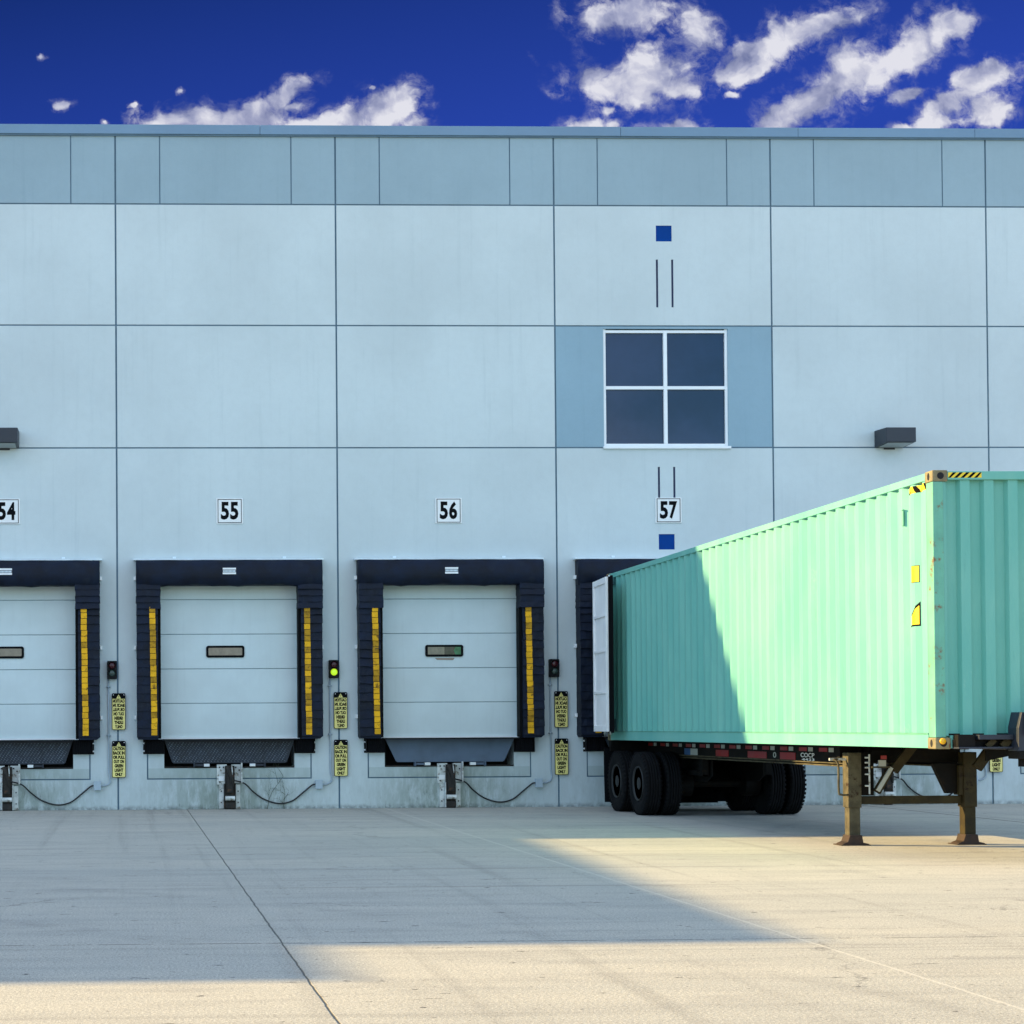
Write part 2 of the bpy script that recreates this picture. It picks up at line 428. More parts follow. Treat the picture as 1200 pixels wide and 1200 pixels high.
def text_mesh(mb, body, x0, x1, z0, z1, y, m, bold=0.02, mirror=False, plane='y', fit=True):
    """lettering as thin solid shapes fitted to a rectangle; plane 'y' faces -Y, plane 'x' faces -X"""
    cu = bpy.data.curves.new('lettering', 'FONT'); cu.body = body; cu.size = 1.0
    cu.offset = bold; cu.extrude = 0.0; cu.resolution_u = 3
    ob = bpy.data.objects.new('lettering', cu); COL.objects.link(ob)
    dg = bpy.context.evaluated_depsgraph_get()
    me = bpy.data.meshes.new_from_object(ob.evaluated_get(dg))
    bpy.data.objects.remove(ob); bpy.data.curves.remove(cu)
    xs = [v.co.x for v in me.vertices]; ys = [v.co.y for v in me.vertices]
    ax, bx, ay, by = min(xs), max(xs), min(ys), max(ys)
    sx = (x1-x0)/(bx-ax); sz = (z1-z0)/(by-ay)
    vs = []
    for v in me.vertices:
        u = (v.co.x-ax)*sx
        if mirror: u = (x1-x0)-u
        h = z0+(v.co.y-ay)*sz
        if plane == 'y': vs.append((x0+u, y, h))
        else: vs.append((y, x1-u, h))
    mb.add(vs, [tuple(p.vertices) for p in me.polygons], m)
    bpy.data.meshes.remove(me)

# ------------------------------------------------------------------ ground
def ground_material():
    m = bpy.data.materials.new('yard_concrete'); m.use_nodes = True
    t = NT(m.node_tree)
    b = t.new('ShaderNodeBsdfPrincipled'); o = t.new('ShaderNodeOutputMaterial'); t.l.new(b.outputs[0], o.inputs[0])
    tc = t.new('ShaderNodeTexCoord').outputs['Object']
    x, y, z = t.sep(tc)
    base = (0.455, 0.43, 0.375)
    n = t.noise(t.mapping(tc, scale=(0.10, 0.55, 1)), 1.0, 6, 0.6)
    c = t.mix(t.maprange(n, 0.32, 0.68), (0.53, 0.53, 0.475), (0.66, 0.635, 0.54))
    n = t.noise(t.mapping(tc, scale=(0.5, 2.2, 1)), 1.3, 7, 0.7)
    c = t.mix(t.maprange(n, 0.42, 0.72, 0, 0.5), c, (0.30, 0.30, 0.285))
    # rubber tracks running in to the docks and along the building
    tr = t.noise(t.mapping(tc, scale=(0.05, 3.8, 1), rot=(0, 0, R(4))), 1.0, 5, 0.65)
    c = t.mix(t.maprange(tr, 0.56, 0.72, 0, 0.45), c, (0.17, 0.17, 0.165))
    tr2 = t.noise(t.mapping(tc, scale=(2.6, 0.06, 1), rot=(0, 0, R(-12))), 1.0, 4, 0.6)
    c = t.mix(t.maprange(tr2, 0.54, 0.70, 0, 0.32), c, (0.19, 0.185, 0.175))
    # exposed aggregate speckle
    sp = t.noise(tc, 55.0, 3, 0.7)
    c = t.mix(t.maprange(sp, 0.38, 0.62, 0.0, 0.55), c, (0.20, 0.195, 0.175))
    sp3 = t.noise(tc, 130.0, 2, 0.8)
    c = t.mix(t.maprange(sp3, 0.40, 0.60, 0.0, 0.50), c, (0.17, 0.165, 0.15))
    sp4 = t.noise(t.mapping(tc, loc=(3, 9, 1)), 75.0, 2, 0.8)
    c = t.mix(t.maprange(sp4, 0.56, 0.68, 0.0, 0.65), c, (0.80, 0.76, 0.66))
    sp2 = t.noise(tc, 18.0, 4, 0.75)
    c = t.mix(t.maprange(sp2, 0.55, 0.78, 0.0, 0.35), c, (0.56, 0.54, 0.48))
    # dark oil spots and short scuffs
    s1 = t.noise(t.mapping(tc, scale=(0.9, 3.0, 1)), 2.3, 8, 0.72)
    c = t.mix(t.maprange(s1, 0.635, 0.675, 0, 0.75), c, (0.055, 0.055, 0.055))
    s2 = t.noise(t.mapping(tc, scale=(1.0, 1.6, 1), loc=(7, 3, 0)), 6.0, 4, 0.6)
    c = t.mix(t.maprange(s2, 0.665, 0.70, 0, 0.85), c, (0.035, 0.035, 0.04))
    # curved tyre marks of reversing trucks
    for (ax_, ay_, rr_) in ((22.0, -14.0, 14.6), (22.4, -13.6, 12.7), (-9.0, -26.0, 14.0), (-9.2, -26.3, 12.1), (16.5, -30.0, 13.0)):
        dd = t.math('SQRT', t.math('ADD', t.math('POWER', t.math('SUBTRACT', x, ax_), 2.0), t.math('POWER', t.math('SUBTRACT', y, ay_), 2.0)))
        dd = t.math('ABSOLUTE', t.math('SUBTRACT', dd, rr_))
        mk = t.math('MULTIPLY', t.maprange(dd, 0.20, 0.03), t.maprange(t.noise(tc, 0.6, 5, 0.7), 0.42, 0.66))
        c = t.mix(t.math('MULTIPLY', mk, 0.30), c, (0.20, 0.195, 0.185))
    # hairline cracks
    vo = t.new('ShaderNodeTexVoronoi', feature='DISTANCE_TO_EDGE'); vo.inputs['Scale'].default_value = 0.16
    wv2 = t.new('ShaderNodeVectorMath', operation='ADD'); t.put(wv2.inputs[0], tc)
    wn = t.new('ShaderNodeVectorMath', operation='SCALE'); t.put(wn.inputs[0], t.noise(tc, 0.9, 6, 0.7, out=1)); wn.inputs['Scale'].default_value = 1.3
    t.put(wv2.inputs[1], wn.outputs[0]); t.put(vo.inputs['Vector'], wv2.outputs[0])
    ck = t.math('MULTIPLY', t.maprange(vo.outputs[0], 0.0035, 0.0012), t.maprange(t.noise(tc, 0.35, 3, 0.6), 0.50, 0.62))
    c = t.mix(t.math('MULTIPLY', ck, 0.55), c, (0.10, 0.10, 0.10))
    # patchy darker greenish band at the foot of the wall
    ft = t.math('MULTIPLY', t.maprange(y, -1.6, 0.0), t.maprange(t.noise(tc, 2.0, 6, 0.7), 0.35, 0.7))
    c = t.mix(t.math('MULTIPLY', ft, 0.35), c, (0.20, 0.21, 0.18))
    # sawn joints, slightly ragged
    wobx = t.math('MULTIPLY_ADD', t.math('SUBTRACT', t.noise(tc, 3.0, 4, 0.7), 0.5), 0.030, x)
    woby = t.math('MULTIPLY_ADD', t.math('SUBTRACT', t.noise(tc, 3.0, 4, 0.7), 0.5), 0.05, y)
    jm = None
    def line(v, pos, wdt, soft):
        d = t.math('ABSOLUTE', t.math('SUBTRACT', v, pos))
        return t.maprange(d, wdt+soft, wdt, 0, 1)
    for p_, wd in ((1.22, 0.001), (-6.8, 0.012), (13.37, 0.020), (21.5, 0.012)):
        l_ = line(wobx, p_, wd, 0.010)
        jm = l_ if jm is None else t.math('MAXIMUM', jm, l_)
    for p_, wd, a in ((-19.12, 0.012, 0.55), (-27.0, 0.008, 0.5), (-10.9, 0.010, 0.25)):
        brk = t.maprange(t.noise(t.mapping(tc, scale=(1.5, 0.1, 1)), 2.0, 5, 0.8), 0.40, 0.52)
        l_ = t.math('MULTIPLY', t.math('MULTIPLY', line(woby, p_, wd, 0.02), a), brk)
        jm = t.math('MAXIMUM', jm, l_)
    c = t.mix(t.math('MULTIPLY', jm, 0.85), c, (0.05, 0.05, 0.05))
    # the third joint has been filled with pale sealant
    l_ = t.math('MULTIPLY', line(wobx, 4.77, 0.008, 0.012), 0.45)
    c = t.mix(l_, c, (0.62, 0.60, 0.52))
    t.put(b.inputs['Base Color'], c)
    b.inputs['Roughness'].default_value = 0.88
    b.inputs['Specular IOR Level'].default_value = 0.2
    bp = t.new('ShaderNodeBump'); bp.inputs['Strength'].default_value = 0.55; bp.inputs['Distance'].default_value = 0.004
    h = t.math('SUBTRACT', t.math('ADD', sp, t.math('MULTIPLY', sp2, 1.5)), t.math('MULTIPLY', jm, 3.0))
    t.put(bp.inputs['Height'], h); t.l.new(bp.outputs[0], b.inputs['Normal'])
    return m
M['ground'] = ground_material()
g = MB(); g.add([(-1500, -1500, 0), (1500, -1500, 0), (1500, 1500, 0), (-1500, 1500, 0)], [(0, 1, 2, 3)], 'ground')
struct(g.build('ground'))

# ------------------------------------------------------------------ warehouse
WTOP = 12.14
wh = empty('warehouse_building', (0, 0, 0))
tag(wh, 'long pale blue precast warehouse wall with a row of numbered loading docks', 'building')
joints = [-0.01 + 3.97*k for k in range(-16, 12)]
ROWS = [6.49, 8.70, 10.89]
docks = [54, 55, 56, 57, 58, 59]
def dc(n): return DOCK_C + BAY*(n-55)
GV, GH = 0.016, 0.013
xs = {joints[0]-2, joints[-1]+2}; zs = {-0.3, 0.0, WTOP}
for j in joints: xs |= {j-GV, j+GV}
for r in ROWS: zs |= {r-GH, r+GH}
sub = []                                  # secondary joints of the top band
for j in joints:
    for d in (0.80, 3.97-0.80): sub.append(j+d)
for s_ in sub: xs |= {s_-0.011, s_+0.011}
rects = []                                # x0,x1,z0,z1,depth,material
for n in docks:
    c = dc(n)
    rects.append((c-1.31, c+1.31, 1.255, 4.15, 0.24, 'dark'))       # door opening
    rects.append((c-1.17, c+1.17, 0.735, 1.255, 0.60, 'dark'))      # leveller pit
    # infill patch round the pit, with a saw cut around it
    for (a0, a1, b0, b1) in ((c-1.48, c-1.455, 0.54, 0.99), (c+1.455, c+1.48, 0.54, 0.99), (c-1.48, c+1.48, 0.535, 0.558)):
        rects.append((a0, a1, b0, b1, 0.02, 'groove'))
    rects.append((c-1.455, c+1.455, 0.558, 0.735, -0.003, 'concrete'))
WX0, WX1, WZ0, WZ1 = 8.81, 11.09, 6.515, 8.65
acc0, acc1 = 7.93+GV, 11.90-GV
JX, JX1 = -0.01+3.97*2, -0.01+3.97*3
rects.append((WX0, WX1, WZ0, WZ1, 0.16, 'dark'))
for (a0, a1, b0, b1) in ((9.79, 10.08, 10.24, 10.53), (9.79, 10.08, 4.64, 4.92)):
    rects.append((a0, a1, b0, b1, 0.012, 'square'))
for (a0, a1, b0, b1) in ((9.785, 9.825, 9.04, 9.91), (10.065, 10.105, 9.04, 9.91), (9.785, 9.825, 5.40, 6.14), (10.065, 10.105, 5.40, 6.14)):
    rects.append((a0, a1, b0, b1, 0.02, 'linegroove'))
for r_ in rects: xs |= {r_[0], r_[1]}; zs |= {r_[2], r_[3]}
xs = sorted(xs); zs = sorted(zs)
def clean(L):
    o = [L[0]]
    for v in L[1:]:
        if v-o[-1] > 1e-4: o.append(v)
    return o
xs = clean(xs); zs = clean(zs)
def cell(x, z):
    for r_ in rects:
        if r_[0] < x < r_[1] and r_[2] < z < r_[3]: return r_[4], r_[5]
    for j in joints:
        if abs(x-j) < GV: return 0.022, 'groove'
    for rr in ROWS:
        if abs(z-rr) < GH:
            return 0.016, 'groove'
    if z > ROWS[2]:
        for s_ in sub:
            if abs(x-s_) < 0.011: return 0.012, 'groove'
        return 0.0, 'band'
    if JX+GV < x < JX1-GV and ROWS[0] < z < ROWS[1]: return 0.004, 'accent'
    return 0.0, 'wall'
wm = MB(); D = {}
for i in range(len(xs)-1):
    for k in range(len(zs)-1):
        D[i, k] = cell((xs[i]+xs[i+1])/2, (zs[k]+zs[k+1])/2)
for (i, k), (d, mt) in D.items():
    x0, x1, z0, z1 = xs[i], xs[i+1], zs[k], zs[k+1]
    wm.add([(x0, d, z0), (x1, d, z0), (x1, d, z1), (x0, d, z1)], [(0, 1, 2, 3)], mt)
    if (i+1, k) in D:
        d2, m2_ = D[i+1, k]
        if abs(d2-d) > 1e-5:
            wm.add([(x1, d, z0), (x1, d2, z0), (x1, d2, z1), (x1, d, z1)], [(0, 1, 2, 3)], mt if d < d2 else m2_)
    if (i, k+1) in D:
        d2, m2_ = D[i, k+1]
        if abs(d2-d) > 1e-5:
            wm.add([(x0, d, z1), (x1, d, z1), (x1, d2, z1), (x0, d2, z1)], [(0, 1, 2, 3)], mt if d < d2 else m2_)
wall = wm.build('wall', wh)
X0, X1 = xs[0], xs[-1]
MB().box(X0, X1, 0.65, 45, -0.3, WTOP, 'wall').build('rear_block', wh)
rf = MB().box(X0, X1, 0.30, 45, WTOP, WTOP+0.06, 'roof').build('roof', wh)
cp = MB()
cx = [X0] + [c_ for c_ in (-36.5, -30.0, -23.4, -16.9, -10.4, -4.05, 2.60, 9.15, 12.40, 15.66, 22.2, 28.8) if c_ > X0] + [X1]
for a, b_ in zip(cx[:-1], cx[1:]):
    cp.prism([(-0.045, WTOP), (-0.055, WTOP+0.005), (-0.05, WTOP+0.17), (0.34, WTOP+0.14), (0.34, WTOP)], 'x', a+0.004, b_-0.004, 'coping')
cp.build('coping', wh)
MB().box(X0, X1, -0.03, 0.02, WTOP-0.025, WTOP-0.0002, 'groove').build('coping_shadow_strip', wh)  # solid dark strip painted as the shadow line under the coping

# window over dock 57
wf = MB()
fr = 0.05
y0, y1 = 0.03, 0.10
wf.box(WX0, WX0+fr, y0, y1, WZ0, WZ1, 'frame').box(WX1-fr, WX1, y0, y1, WZ0, WZ1, 'frame')
wf.box(WX0+fr, WX1-fr, y0, y1, WZ0, WZ0+fr, 'frame').box(WX0+fr, WX1-fr, y0, y1, WZ1-fr-0.02, WZ1-0.02, 'frame')
cxm, czm = (WX0+WX1)/2, (WZ0+WZ1)/2
wf.box(cxm-0.033, cxm+0.033, y0-0.003, y1, WZ0+fr, WZ1-fr-0.02, 'frame')
wf.box(WX0+fr, cxm-0.033, y0, y1, czm-0.03, czm+0.03, 'frame').box(cxm+0.033, WX1-fr, y0, y1, czm-0.03, czm+0.03, 'frame')
win = empty('window', (0, 0, 0)); win.parent = wh
wf.build('window_frame', win, bevel=0.004)
MB().box(WX0-0.02, WX1+0.03, -0.045, 0.03, WZ0-0.05, WZ0-0.004, 'frame').build('sill', win, bevel=0.005)
for (a, b_) in ((WX0+fr, cxm-0.033), (cxm+0.033, WX1-fr)):
    for (c_, d_) in ((WZ0+fr, czm-0.03), (czm+0.03, WZ1-fr-0.02)):
        MB().box(a, b_, 0.075, 0.085, c_, d_, 'glass').build('pane', win)

# dock doors (parts of the building)
def dock_door(n):
    c = dc(n)
    o = empty('dock_door', (c, 0, 0)); o.parent = wh
    mb = MB()
    zz = [1.262, 1.90, 2.52, 3.145, 3.77, 4.15]
    for a, b_ in zip(zz[:-1], zz[1:]):
        mb.box(-1.30, 1.30, 0.15, 0.19, a+0.006, b_-0.006, 'door')
        # faint ribs pressed into each section
    mb.box(-1.30, 1.30, 0.165, 0.185, 1.262, 4.15, 'seam')
    mb.build('door_leaf', o, bevel=0.004)
    MB().box(-1.28, 1.28, 0.10, 0.149, 1.258, 1.285, 'white').build('bottom_seal', o)
    wx = -0.055
    f = MB()
    def rr(hw, hh, r, k=5):
        P = []
        for (sx, sz, a0) in ((1, 1, 0), (-1, 1, 90), (-1, -1, 180), (1, -1, 270)):
            for q in range(k+1):
                a = R(a0+90*q/k); P.append((wx+sx*(hw-r)+r*math.cos(a), 2.83+sz*(hh-r)+r*math.sin(a)))
        return P
    f.prism(rr(0.345, 0.107, 0.04), 'y', 0.128, 0.149, 'gasket').build('window_frame', o)
    if n == 56:
        MB().prism([(wx-0.30, 2.762), (wx, 2.762), (wx, 2.898), (wx-0.30, 2.898)], 'y', 0.122, 0.127, 'pane')\
            .prism([(wx, 2.762), (wx+0.20, 2.762), (wx+0.17, 2.83), (wx+0.20, 2.898), (wx, 2.898)], 'y', 0.122, 0.127, 'panedark')\
            .prism([(wx+0.20, 2.762), (wx+0.30, 2.762), (wx+0.30, 2.898), (wx+0.20, 2.898), (wx+0.17, 2.83)], 'y', 0.122, 0.127, 'panereflection')\
            .build('window_pane', o)
        MB().prism([(wx-0.13, 2.665), (wx-0.17, 2.70), (wx+0.19, 2.70), (wx+0.16, 2.66)], 'y', 0.143, 0.1485, 'tapebrown').build('scuffed_tape', o)
    else:
        MB().prism(rr(0.305, 0.068, 0.02), 'y', 0.122, 0.127, 'pane').build('window_pane', o)
for n in docks: dock_door(n)

# ------------------------------------------------------------------ dock seals
def pleated(mb, x0, x1, z0, z1, yf, yb, pitch, m, seed, jag=0.008, xin=0.0):
    """foam pad with overlapping fabric pleats; xin moves the lower end of the x1 edge"""
    rnd = random.Random(seed)
    nz = max(1, int(round((z1-z0)/pitch))); h = (z1-z0)/nz
    prev = None
    vs = []; fs = []
    nx = 4
    for i in range(nz):
        za, zb = z0+i*h, z0+(i+1)*h
        out = rnd.uniform(0.008, 0.034)
        for (z, yo) in ((za, -out), (zb, 0.0)):
            row = []
            e0, e1 = rnd.uniform(-jag, jag)*0.5, rnd.uniform(-jag, jag)*0.5
            row.append((x0+e0, yb, z))
            for q in range(nx+1):
                x = x0+e0+(x1+e1-x0-e0)*q/nx
                row.append((x, yf+yo+rnd.uniform(-0.007, 0.007), z+rnd.uniform(-0.007, 0.007)))
            row.append((x1+e1, yb, z))
            k = len(vs); vs += row
            if prev is not None:
                for q in range(nx+2): fs.append((prev+q, prev+q+1, k+q+1, k+q))
            prev = k
    fs.append(tuple(range(nx+3))); fs.append(tuple(range(len(vs)-1, len(vs)-nx-4, -1)))
    mb.add(vs, fs, m)

def dock_seal(n):
    o = empty('dock_seal', (dc(n), 0, 0))
    YF = -0.30
    rnd = random.Random(n)
    # side pads
    for s in (-1, 1):
        a = MB()
        xa, xb = sorted((s*1.655, s*1.275))
        pleated(a, xa, xb, 1.30, 3.62, YF, -0.004, 0.155, 'fabric', n*7+s)
        lo = [(xa, 1.30), (xb, 1.30), (xb-0.02*(s > 0), 1.262), (xa+0.05*(s < 0)+0.0, 1.262)]
        a.prism([(min(xa, xb)+(0.0 if s > 0 else 0.0), 1.30), (xb, 1.30), (xb-(0.06 if s > 0 else 0), 1.255), (xa+(0.0 if s > 0 else 0.02), 1.255)], 'y', YF+0.01, -0.004, 'fabric')
        a.build('side_pad', o)
        b_ = MB()
        xa, xb = sorted((s*1.66, s*1.225))
        pleated(b_, xa, xb, 3.58, 4.03, YF-0.03, -0.004, 0.11, 'fabric', n*11+s, 0.014)
        b_.build('corner_pad', o)
        # yellow guide strip of short overlapping tabs, leaning a little outwards at the foot
        y_ = MB()
        z = 1.33; 
        while z < 3.53:
            f_ = (3.6-z)/2.28
            xc = s*(1.375 - 0.0*f_) + 0.03*f_ 
            h = 0.100
            j = rnd.uniform(-0.004, 0.004)
            xl, xr = xc-0.052+j, xc+0.052+j
            y_.add([(xl, YF-0.034, z), (xr, YF-0.034, z), (xr, YF-0.034, z+h-0.006), (xl, YF-0.034, z+h-0.006),
                    (xl, YF-0.012, z+0.02), (xr, YF-0.012, z+0.02), (xr, YF-0.005, z+h), (xl, YF-0.005, z+h)],
                   [(0, 1, 2, 3), (4, 7, 6, 5), (0, 4, 5, 1), (3, 2, 6, 7), (0, 3, 7, 4), (1, 5, 6, 2)], 'yellowdirt' if rnd.random() < (0.42 if n == 55 else 0.22) else 'yellow')
            z += h+0.004
        y_.build('guide_strip', o)
        # black rubber flap on the inner side
        MB().box(*sorted((s*1.275, s*1.225)), YF+0.06, -0.004, 1.27, 3.58, 'gasket').build('inner_flap', o)
        # galvanised fixing clips to the wall
        for z in (4.14, 2.90, 1.65):
            MB().box(*sorted((s*1.662, s*1.70)), -0.05, -0.004, z-0.035, z+0.035, 'white')\
                .box(*sorted((s*1.662, s*1.672)), -0.10, -0.05, z-0.035, z+0.035, 'white').build('fixing_clip', o, bevel=0.003)
    # head pad, sagging slightly in the middle
    hp = MB()
    N = 22; vs = []; fs = []
    ph = rnd.uniform(0, 6)
    for i in range(N+1):
        x = -1.66+3.32*i/N
        sag = 0.012*math.sin(i*0.7+ph)+0.010*math.sin(i*1.9+ph*2)
        wv_ = 0.007*math.sin(i*1.3+ph)
        vs += [(x, -0.004, 4.445), (x, YF+0.02, 4.445+wv_*0.4), (x, YF-0.012+wv_, 4.40), (x, YF-0.03+wv_, 4.385), (x, YF-0.045, 4.22+wv_), (x, YF-0.05-wv_, 4.02+sag), (x, YF+0.02, 3.985+sag), (x, -0.004, 4.00)]
    for i in range(N):
        for q in range(8): fs.append((i*8+q, i*8+(q+1) % 8, (i+1)*8+(q+1) % 8, (i+1)*8+q))
    fs.append(tuple(range(8))); fs.append(tuple(len(vs)-1-q for q in range(8)))
    hp.add(vs, fs, 'fabric')
    hp.build('head_pad', o, smooth=True)
    # maker's patch: white bars over grey lettering
    lb = MB()
    x0 = 0.0-0.12; x1 = 0.115; yy = YF-0.062
    lb.box(x0, x1, yy, yy+0.02, 4.185, 4.295, 'greyink')
    lb.box(x0, x1, yy-0.003, yy+0.01, 4.268, 4.297, 'white').box(x0, x1, yy-0.003, yy+0.01, 4.183, 4.212, 'white')
    for q in range(9): lb.box(x0+0.012+q*0.024, x0+0.026+q*0.024, yy-0.002, yy+0.01, 4.224, 4.254, 'trim')
    lb.build('name_patch', o)
    # flashing over the head
    MB().box(-1.70, 1.70, -0.16, -0.002, 4.455, 4.485, 'trim').box(-1.0, -0.94, -0.03, -0.002, 4.486, 4.53, 'trim')\
        .box(0.98, 1.04, -0.03, -0.002, 4.486, 4.53, 'trim').build('head_flashing', o, bevel=0.003)
    return o
for n in (54, 55, 56, 57):
    o = dock_seal(n)
    lab = {54: 'navy dock seal with one yellow guide strip visible, under the 54 plate',
           55: 'navy dock seal framing the 55 door, its head edge straight',
           56: 'navy dock seal framing the 56 door, its head edge sagging, nearest the container',
           57: 'navy vinyl dock seal mostly hidden behind the rear of the container'}[n]
    tag(o, lab, 'dock seal', 'padded dock seals around the doors')

# ------------------------------------------------------------------ levellers, bumpers
def dock_leveller(n):
    o = empty('dock_leveller', (dc(n), 0, 0))
    m = 'lipdark' if n in (55, 54) else 'lipblue'
    lip = MB()
    tb, bb = 1.165, (1.03 if n in (54, 55) else 0.98)
    lip.prism([(-tb, 1.235), (tb, 1.235), (bb, 0.845), (bb-0.03, 0.825), (-bb+0.03, 0.825), (-bb, 0.845)], 'y', -0.060, -0.035, m)
    if n in (54, 55):     # raised tread lozenges
        rnd = random.Random(3)
        z = 0.86; r_ = 0
        while z < 1.22:
            f_ = (z-0.83)/0.4; hw = bb+(tb-bb)*f_-0.05
            x = -hw+(0.03 if r_ % 2 else 0)
            while x < hw:
                a = 0.019; b2 = 0.007
                c_, s_ = (0.7, 0.7) if r_ % 2 else (0.7, -0.7)
                lip.add([(x-c_*a, -0.0605, z-s_*a), (x+s_*b2, -0.0655, z-c_*b2), (x+c_*a, -0.0605, z+s_*a), (x-s_*b2, -0.0655, z+c_*b2)], [(0, 1, 2, 3)], 'tread')
                x += 0.06
            z += 0.030; r_ += 1
    lip.build('lip_plate', o, bevel=0.0)
    MB().box(-1.20, 1.20, -0.30, 0.12, 1.236, 1.256, 'black').build('platform_edge', o)
    for s in (-1, 1):
        k = MB().box(*sorted((s*0.36, s*0.46)), -0.09, 0.02, 0.765, 0.815, 'white').box(*sorted((s*0.46, s*0.62)), -0.06, 0.02, 0.77, 0.81, m)\
            .box(*sorted((s*0.62, s*0.645)), -0.10, 0.02, 0.75, 0.84, m)
        k.build('lip_keeper', o, bevel=0.004)
    MB().box(-1.165, 1.165, 0.02, 0.06, 0.738, 0.765, 'rust').build('pit_curb', o)
    return o
for n in (54, 55, 56, 57, 58):
    o = dock_leveller(n)
    lab = {54: 'dark dock leveller lip hanging under the door cut off by the left edge',
           55: 'dark tread plate dock leveller lip hanging under the 55 door',
           56: 'smooth blue grey dock leveller lip hanging under the 56 door',
           57: 'blue grey dock leveller hidden in shade behind the trailer wheels',
           58: 'blue grey dock leveller glimpsed under the trailer between its legs'}[n]
    tag(o, lab, 'dock leveller', 'dock levellers in their pits')

def dock_bumper(x, z):
    o = empty('dock_bumper', (x, 0, z))
    b_ = MB()
    for k in range(9):
        b_.box(-0.165+k*0.0345, -0.165+k*0.0345+0.032, -0.13-0.006*(k % 2), -0.012, 0.015+0.004*(k % 3), 0.25-0.005*(k % 2), 'rubber')
    b_.build('rubber_block', o, bevel=0.004)
    MB().box(-0.185, 0.20, -0.012, -0.001, 0.0, 0.262, 'black').build('backing_plate', o, bevel=0.002)
    for s in (0.185,):
        f_ = MB().box(0.165, 0.172, -0.13, -0.012, 0.01, 0.25, 'black').build('side_flange', o)
    for z_ in (0.055, 0.195):
        MB().lathe([(0, 0.016), (-0.012, 0.016), (-0.016, 0.010)], 'y', (0.186, -0.012, z_), 'white', 8).build('bolt', o)
    return o
bump0 = None
for n in (54, 55, 56, 57, 58):
    for s in (-1, 1):
        if n in (57,) and s == 1: continue
        if n == 54 and s == -1: continue
        if bump0 is None: bump0 = o = dock_bumper(0, 0)
        else: o = dup(bump0)
        o.location = (dc(n)+s*1.345, 0, 0.993)
        o.scale = (s, 1, 1)
        side = 'left' if s < 0 else 'right'
        lab = {54: 'black laminated rubber bumper right of the lip cut by the left edge',
               55: 'black laminated rubber bumper %s of the dark tread plate lip under 55' % side,
               56: 'black laminated rubber bumper %s of the blue grey lip under 56' % side,
               57: 'black laminated rubber bumper just left of the trailer mud flap',
               58: 'black laminated rubber bumper in shade behind the trailer, %s of its gap' % side}[n]
        tag(o, lab, 'bumper', 'rubber dock bumpers')

# ------------------------------------------------------------------ vehicle restraints
def restraint(n):
    o = empty('vehicle_restraint', (dc(n), 0, 0))
    bp_ = MB()
    bp_.box(-0.23, -0.05, -0.05, -0.004, 0.44, 0.80, 'galv').box(0.05, 0.23, -0.05, -0.004, 0.47, 0.80, 'galv')
    bp_.box(0.20, 0.225, -0.14, -0.05, 0.47, 0.83, 'galv')
    bp_.build('mounting_plate', o, bevel=0.004)
    for (x, z) in ((-0.18, 0.75), (-0.11, 0.75), (0.11, 0.75), (0.17, 0.70), (-0.18, 0.49)):
        MB().lathe([(0, 0.014), (-0.012, 0.014), (-0.015, 0.008)], 'y', (x, -0.05, z), 'rust', 8).build('bolt', o)
    rails = MB()
    for s in (-1, 1):
        rails.box(*sorted((s*0.19, s*0.105)), -0.03, -0.004, 0.01, 0.44, 'galv')
        rails.box(*sorted((s*0.105, s*0.088)), -0.13, -0.004, 0.01, 0.46, 'galv' if n != 55 else 'rust')
        for z in (0.12, 0.32): rails.box(*sorted((s*0.16, s*0.14)), -0.04, -0.03, z-0.012, z+0.012, 'rust')
    rails.build('guide_rails', o, bevel=0.003)
    car = MB()
    car.box(-0.085, 0.085, -0.11, -0.004, 0.0, 0.78, 'rust')
    car.box(-0.06, 0.05, -0.20, -0.111, 0.30, 0.66, 'rust').box(-0.085, 0.085, -0.17, -0.111, 0.02, 0.12, 'rust')
    car.tube([(-0.07, -0.19, 0.78), (-0.02, -0.21, 0.68), (0.03, -0.22, 0.55), (0.05, -0.20, 0.40)], [0.03, 0.035, 0.035, 0.02], 'rust', 8)
    car.tube([(0.03, -0.17, 0.80), (0.04, -0.19, 0.66), (0.02, -0.2, 0.5)], 0.012, 'galv', 6)
    car.build('hook_carriage', o, bevel=0.005)
    MB().box(-0.20, -0.09, -0.075, -0.051, 0.50, 0.59, 'white').build('cover_patch', o, bevel=0.01)
    MB().lathe([(-0.085, 0.04), (0.085, 0.04)], 'x', (0, -0.17, 0.20), 'galv', 16).build('roller', o)
    return o
for n in (54, 55, 56, 58):
    o = restraint(n)
    lab = {54: 'rusty steel vehicle restraint at the left edge of the photo',
           55: 'dark rusty vehicle restraint at the wall foot below dock 55',
           56: 'pale galvanised vehicle restraint at the wall foot below dock 56',
           58: 'vehicle restraint seen between the landing legs of the trailer'}[n]
    tag(o, lab, 'vehicle restraint', 'vehicle restraints at the foot of the wall')

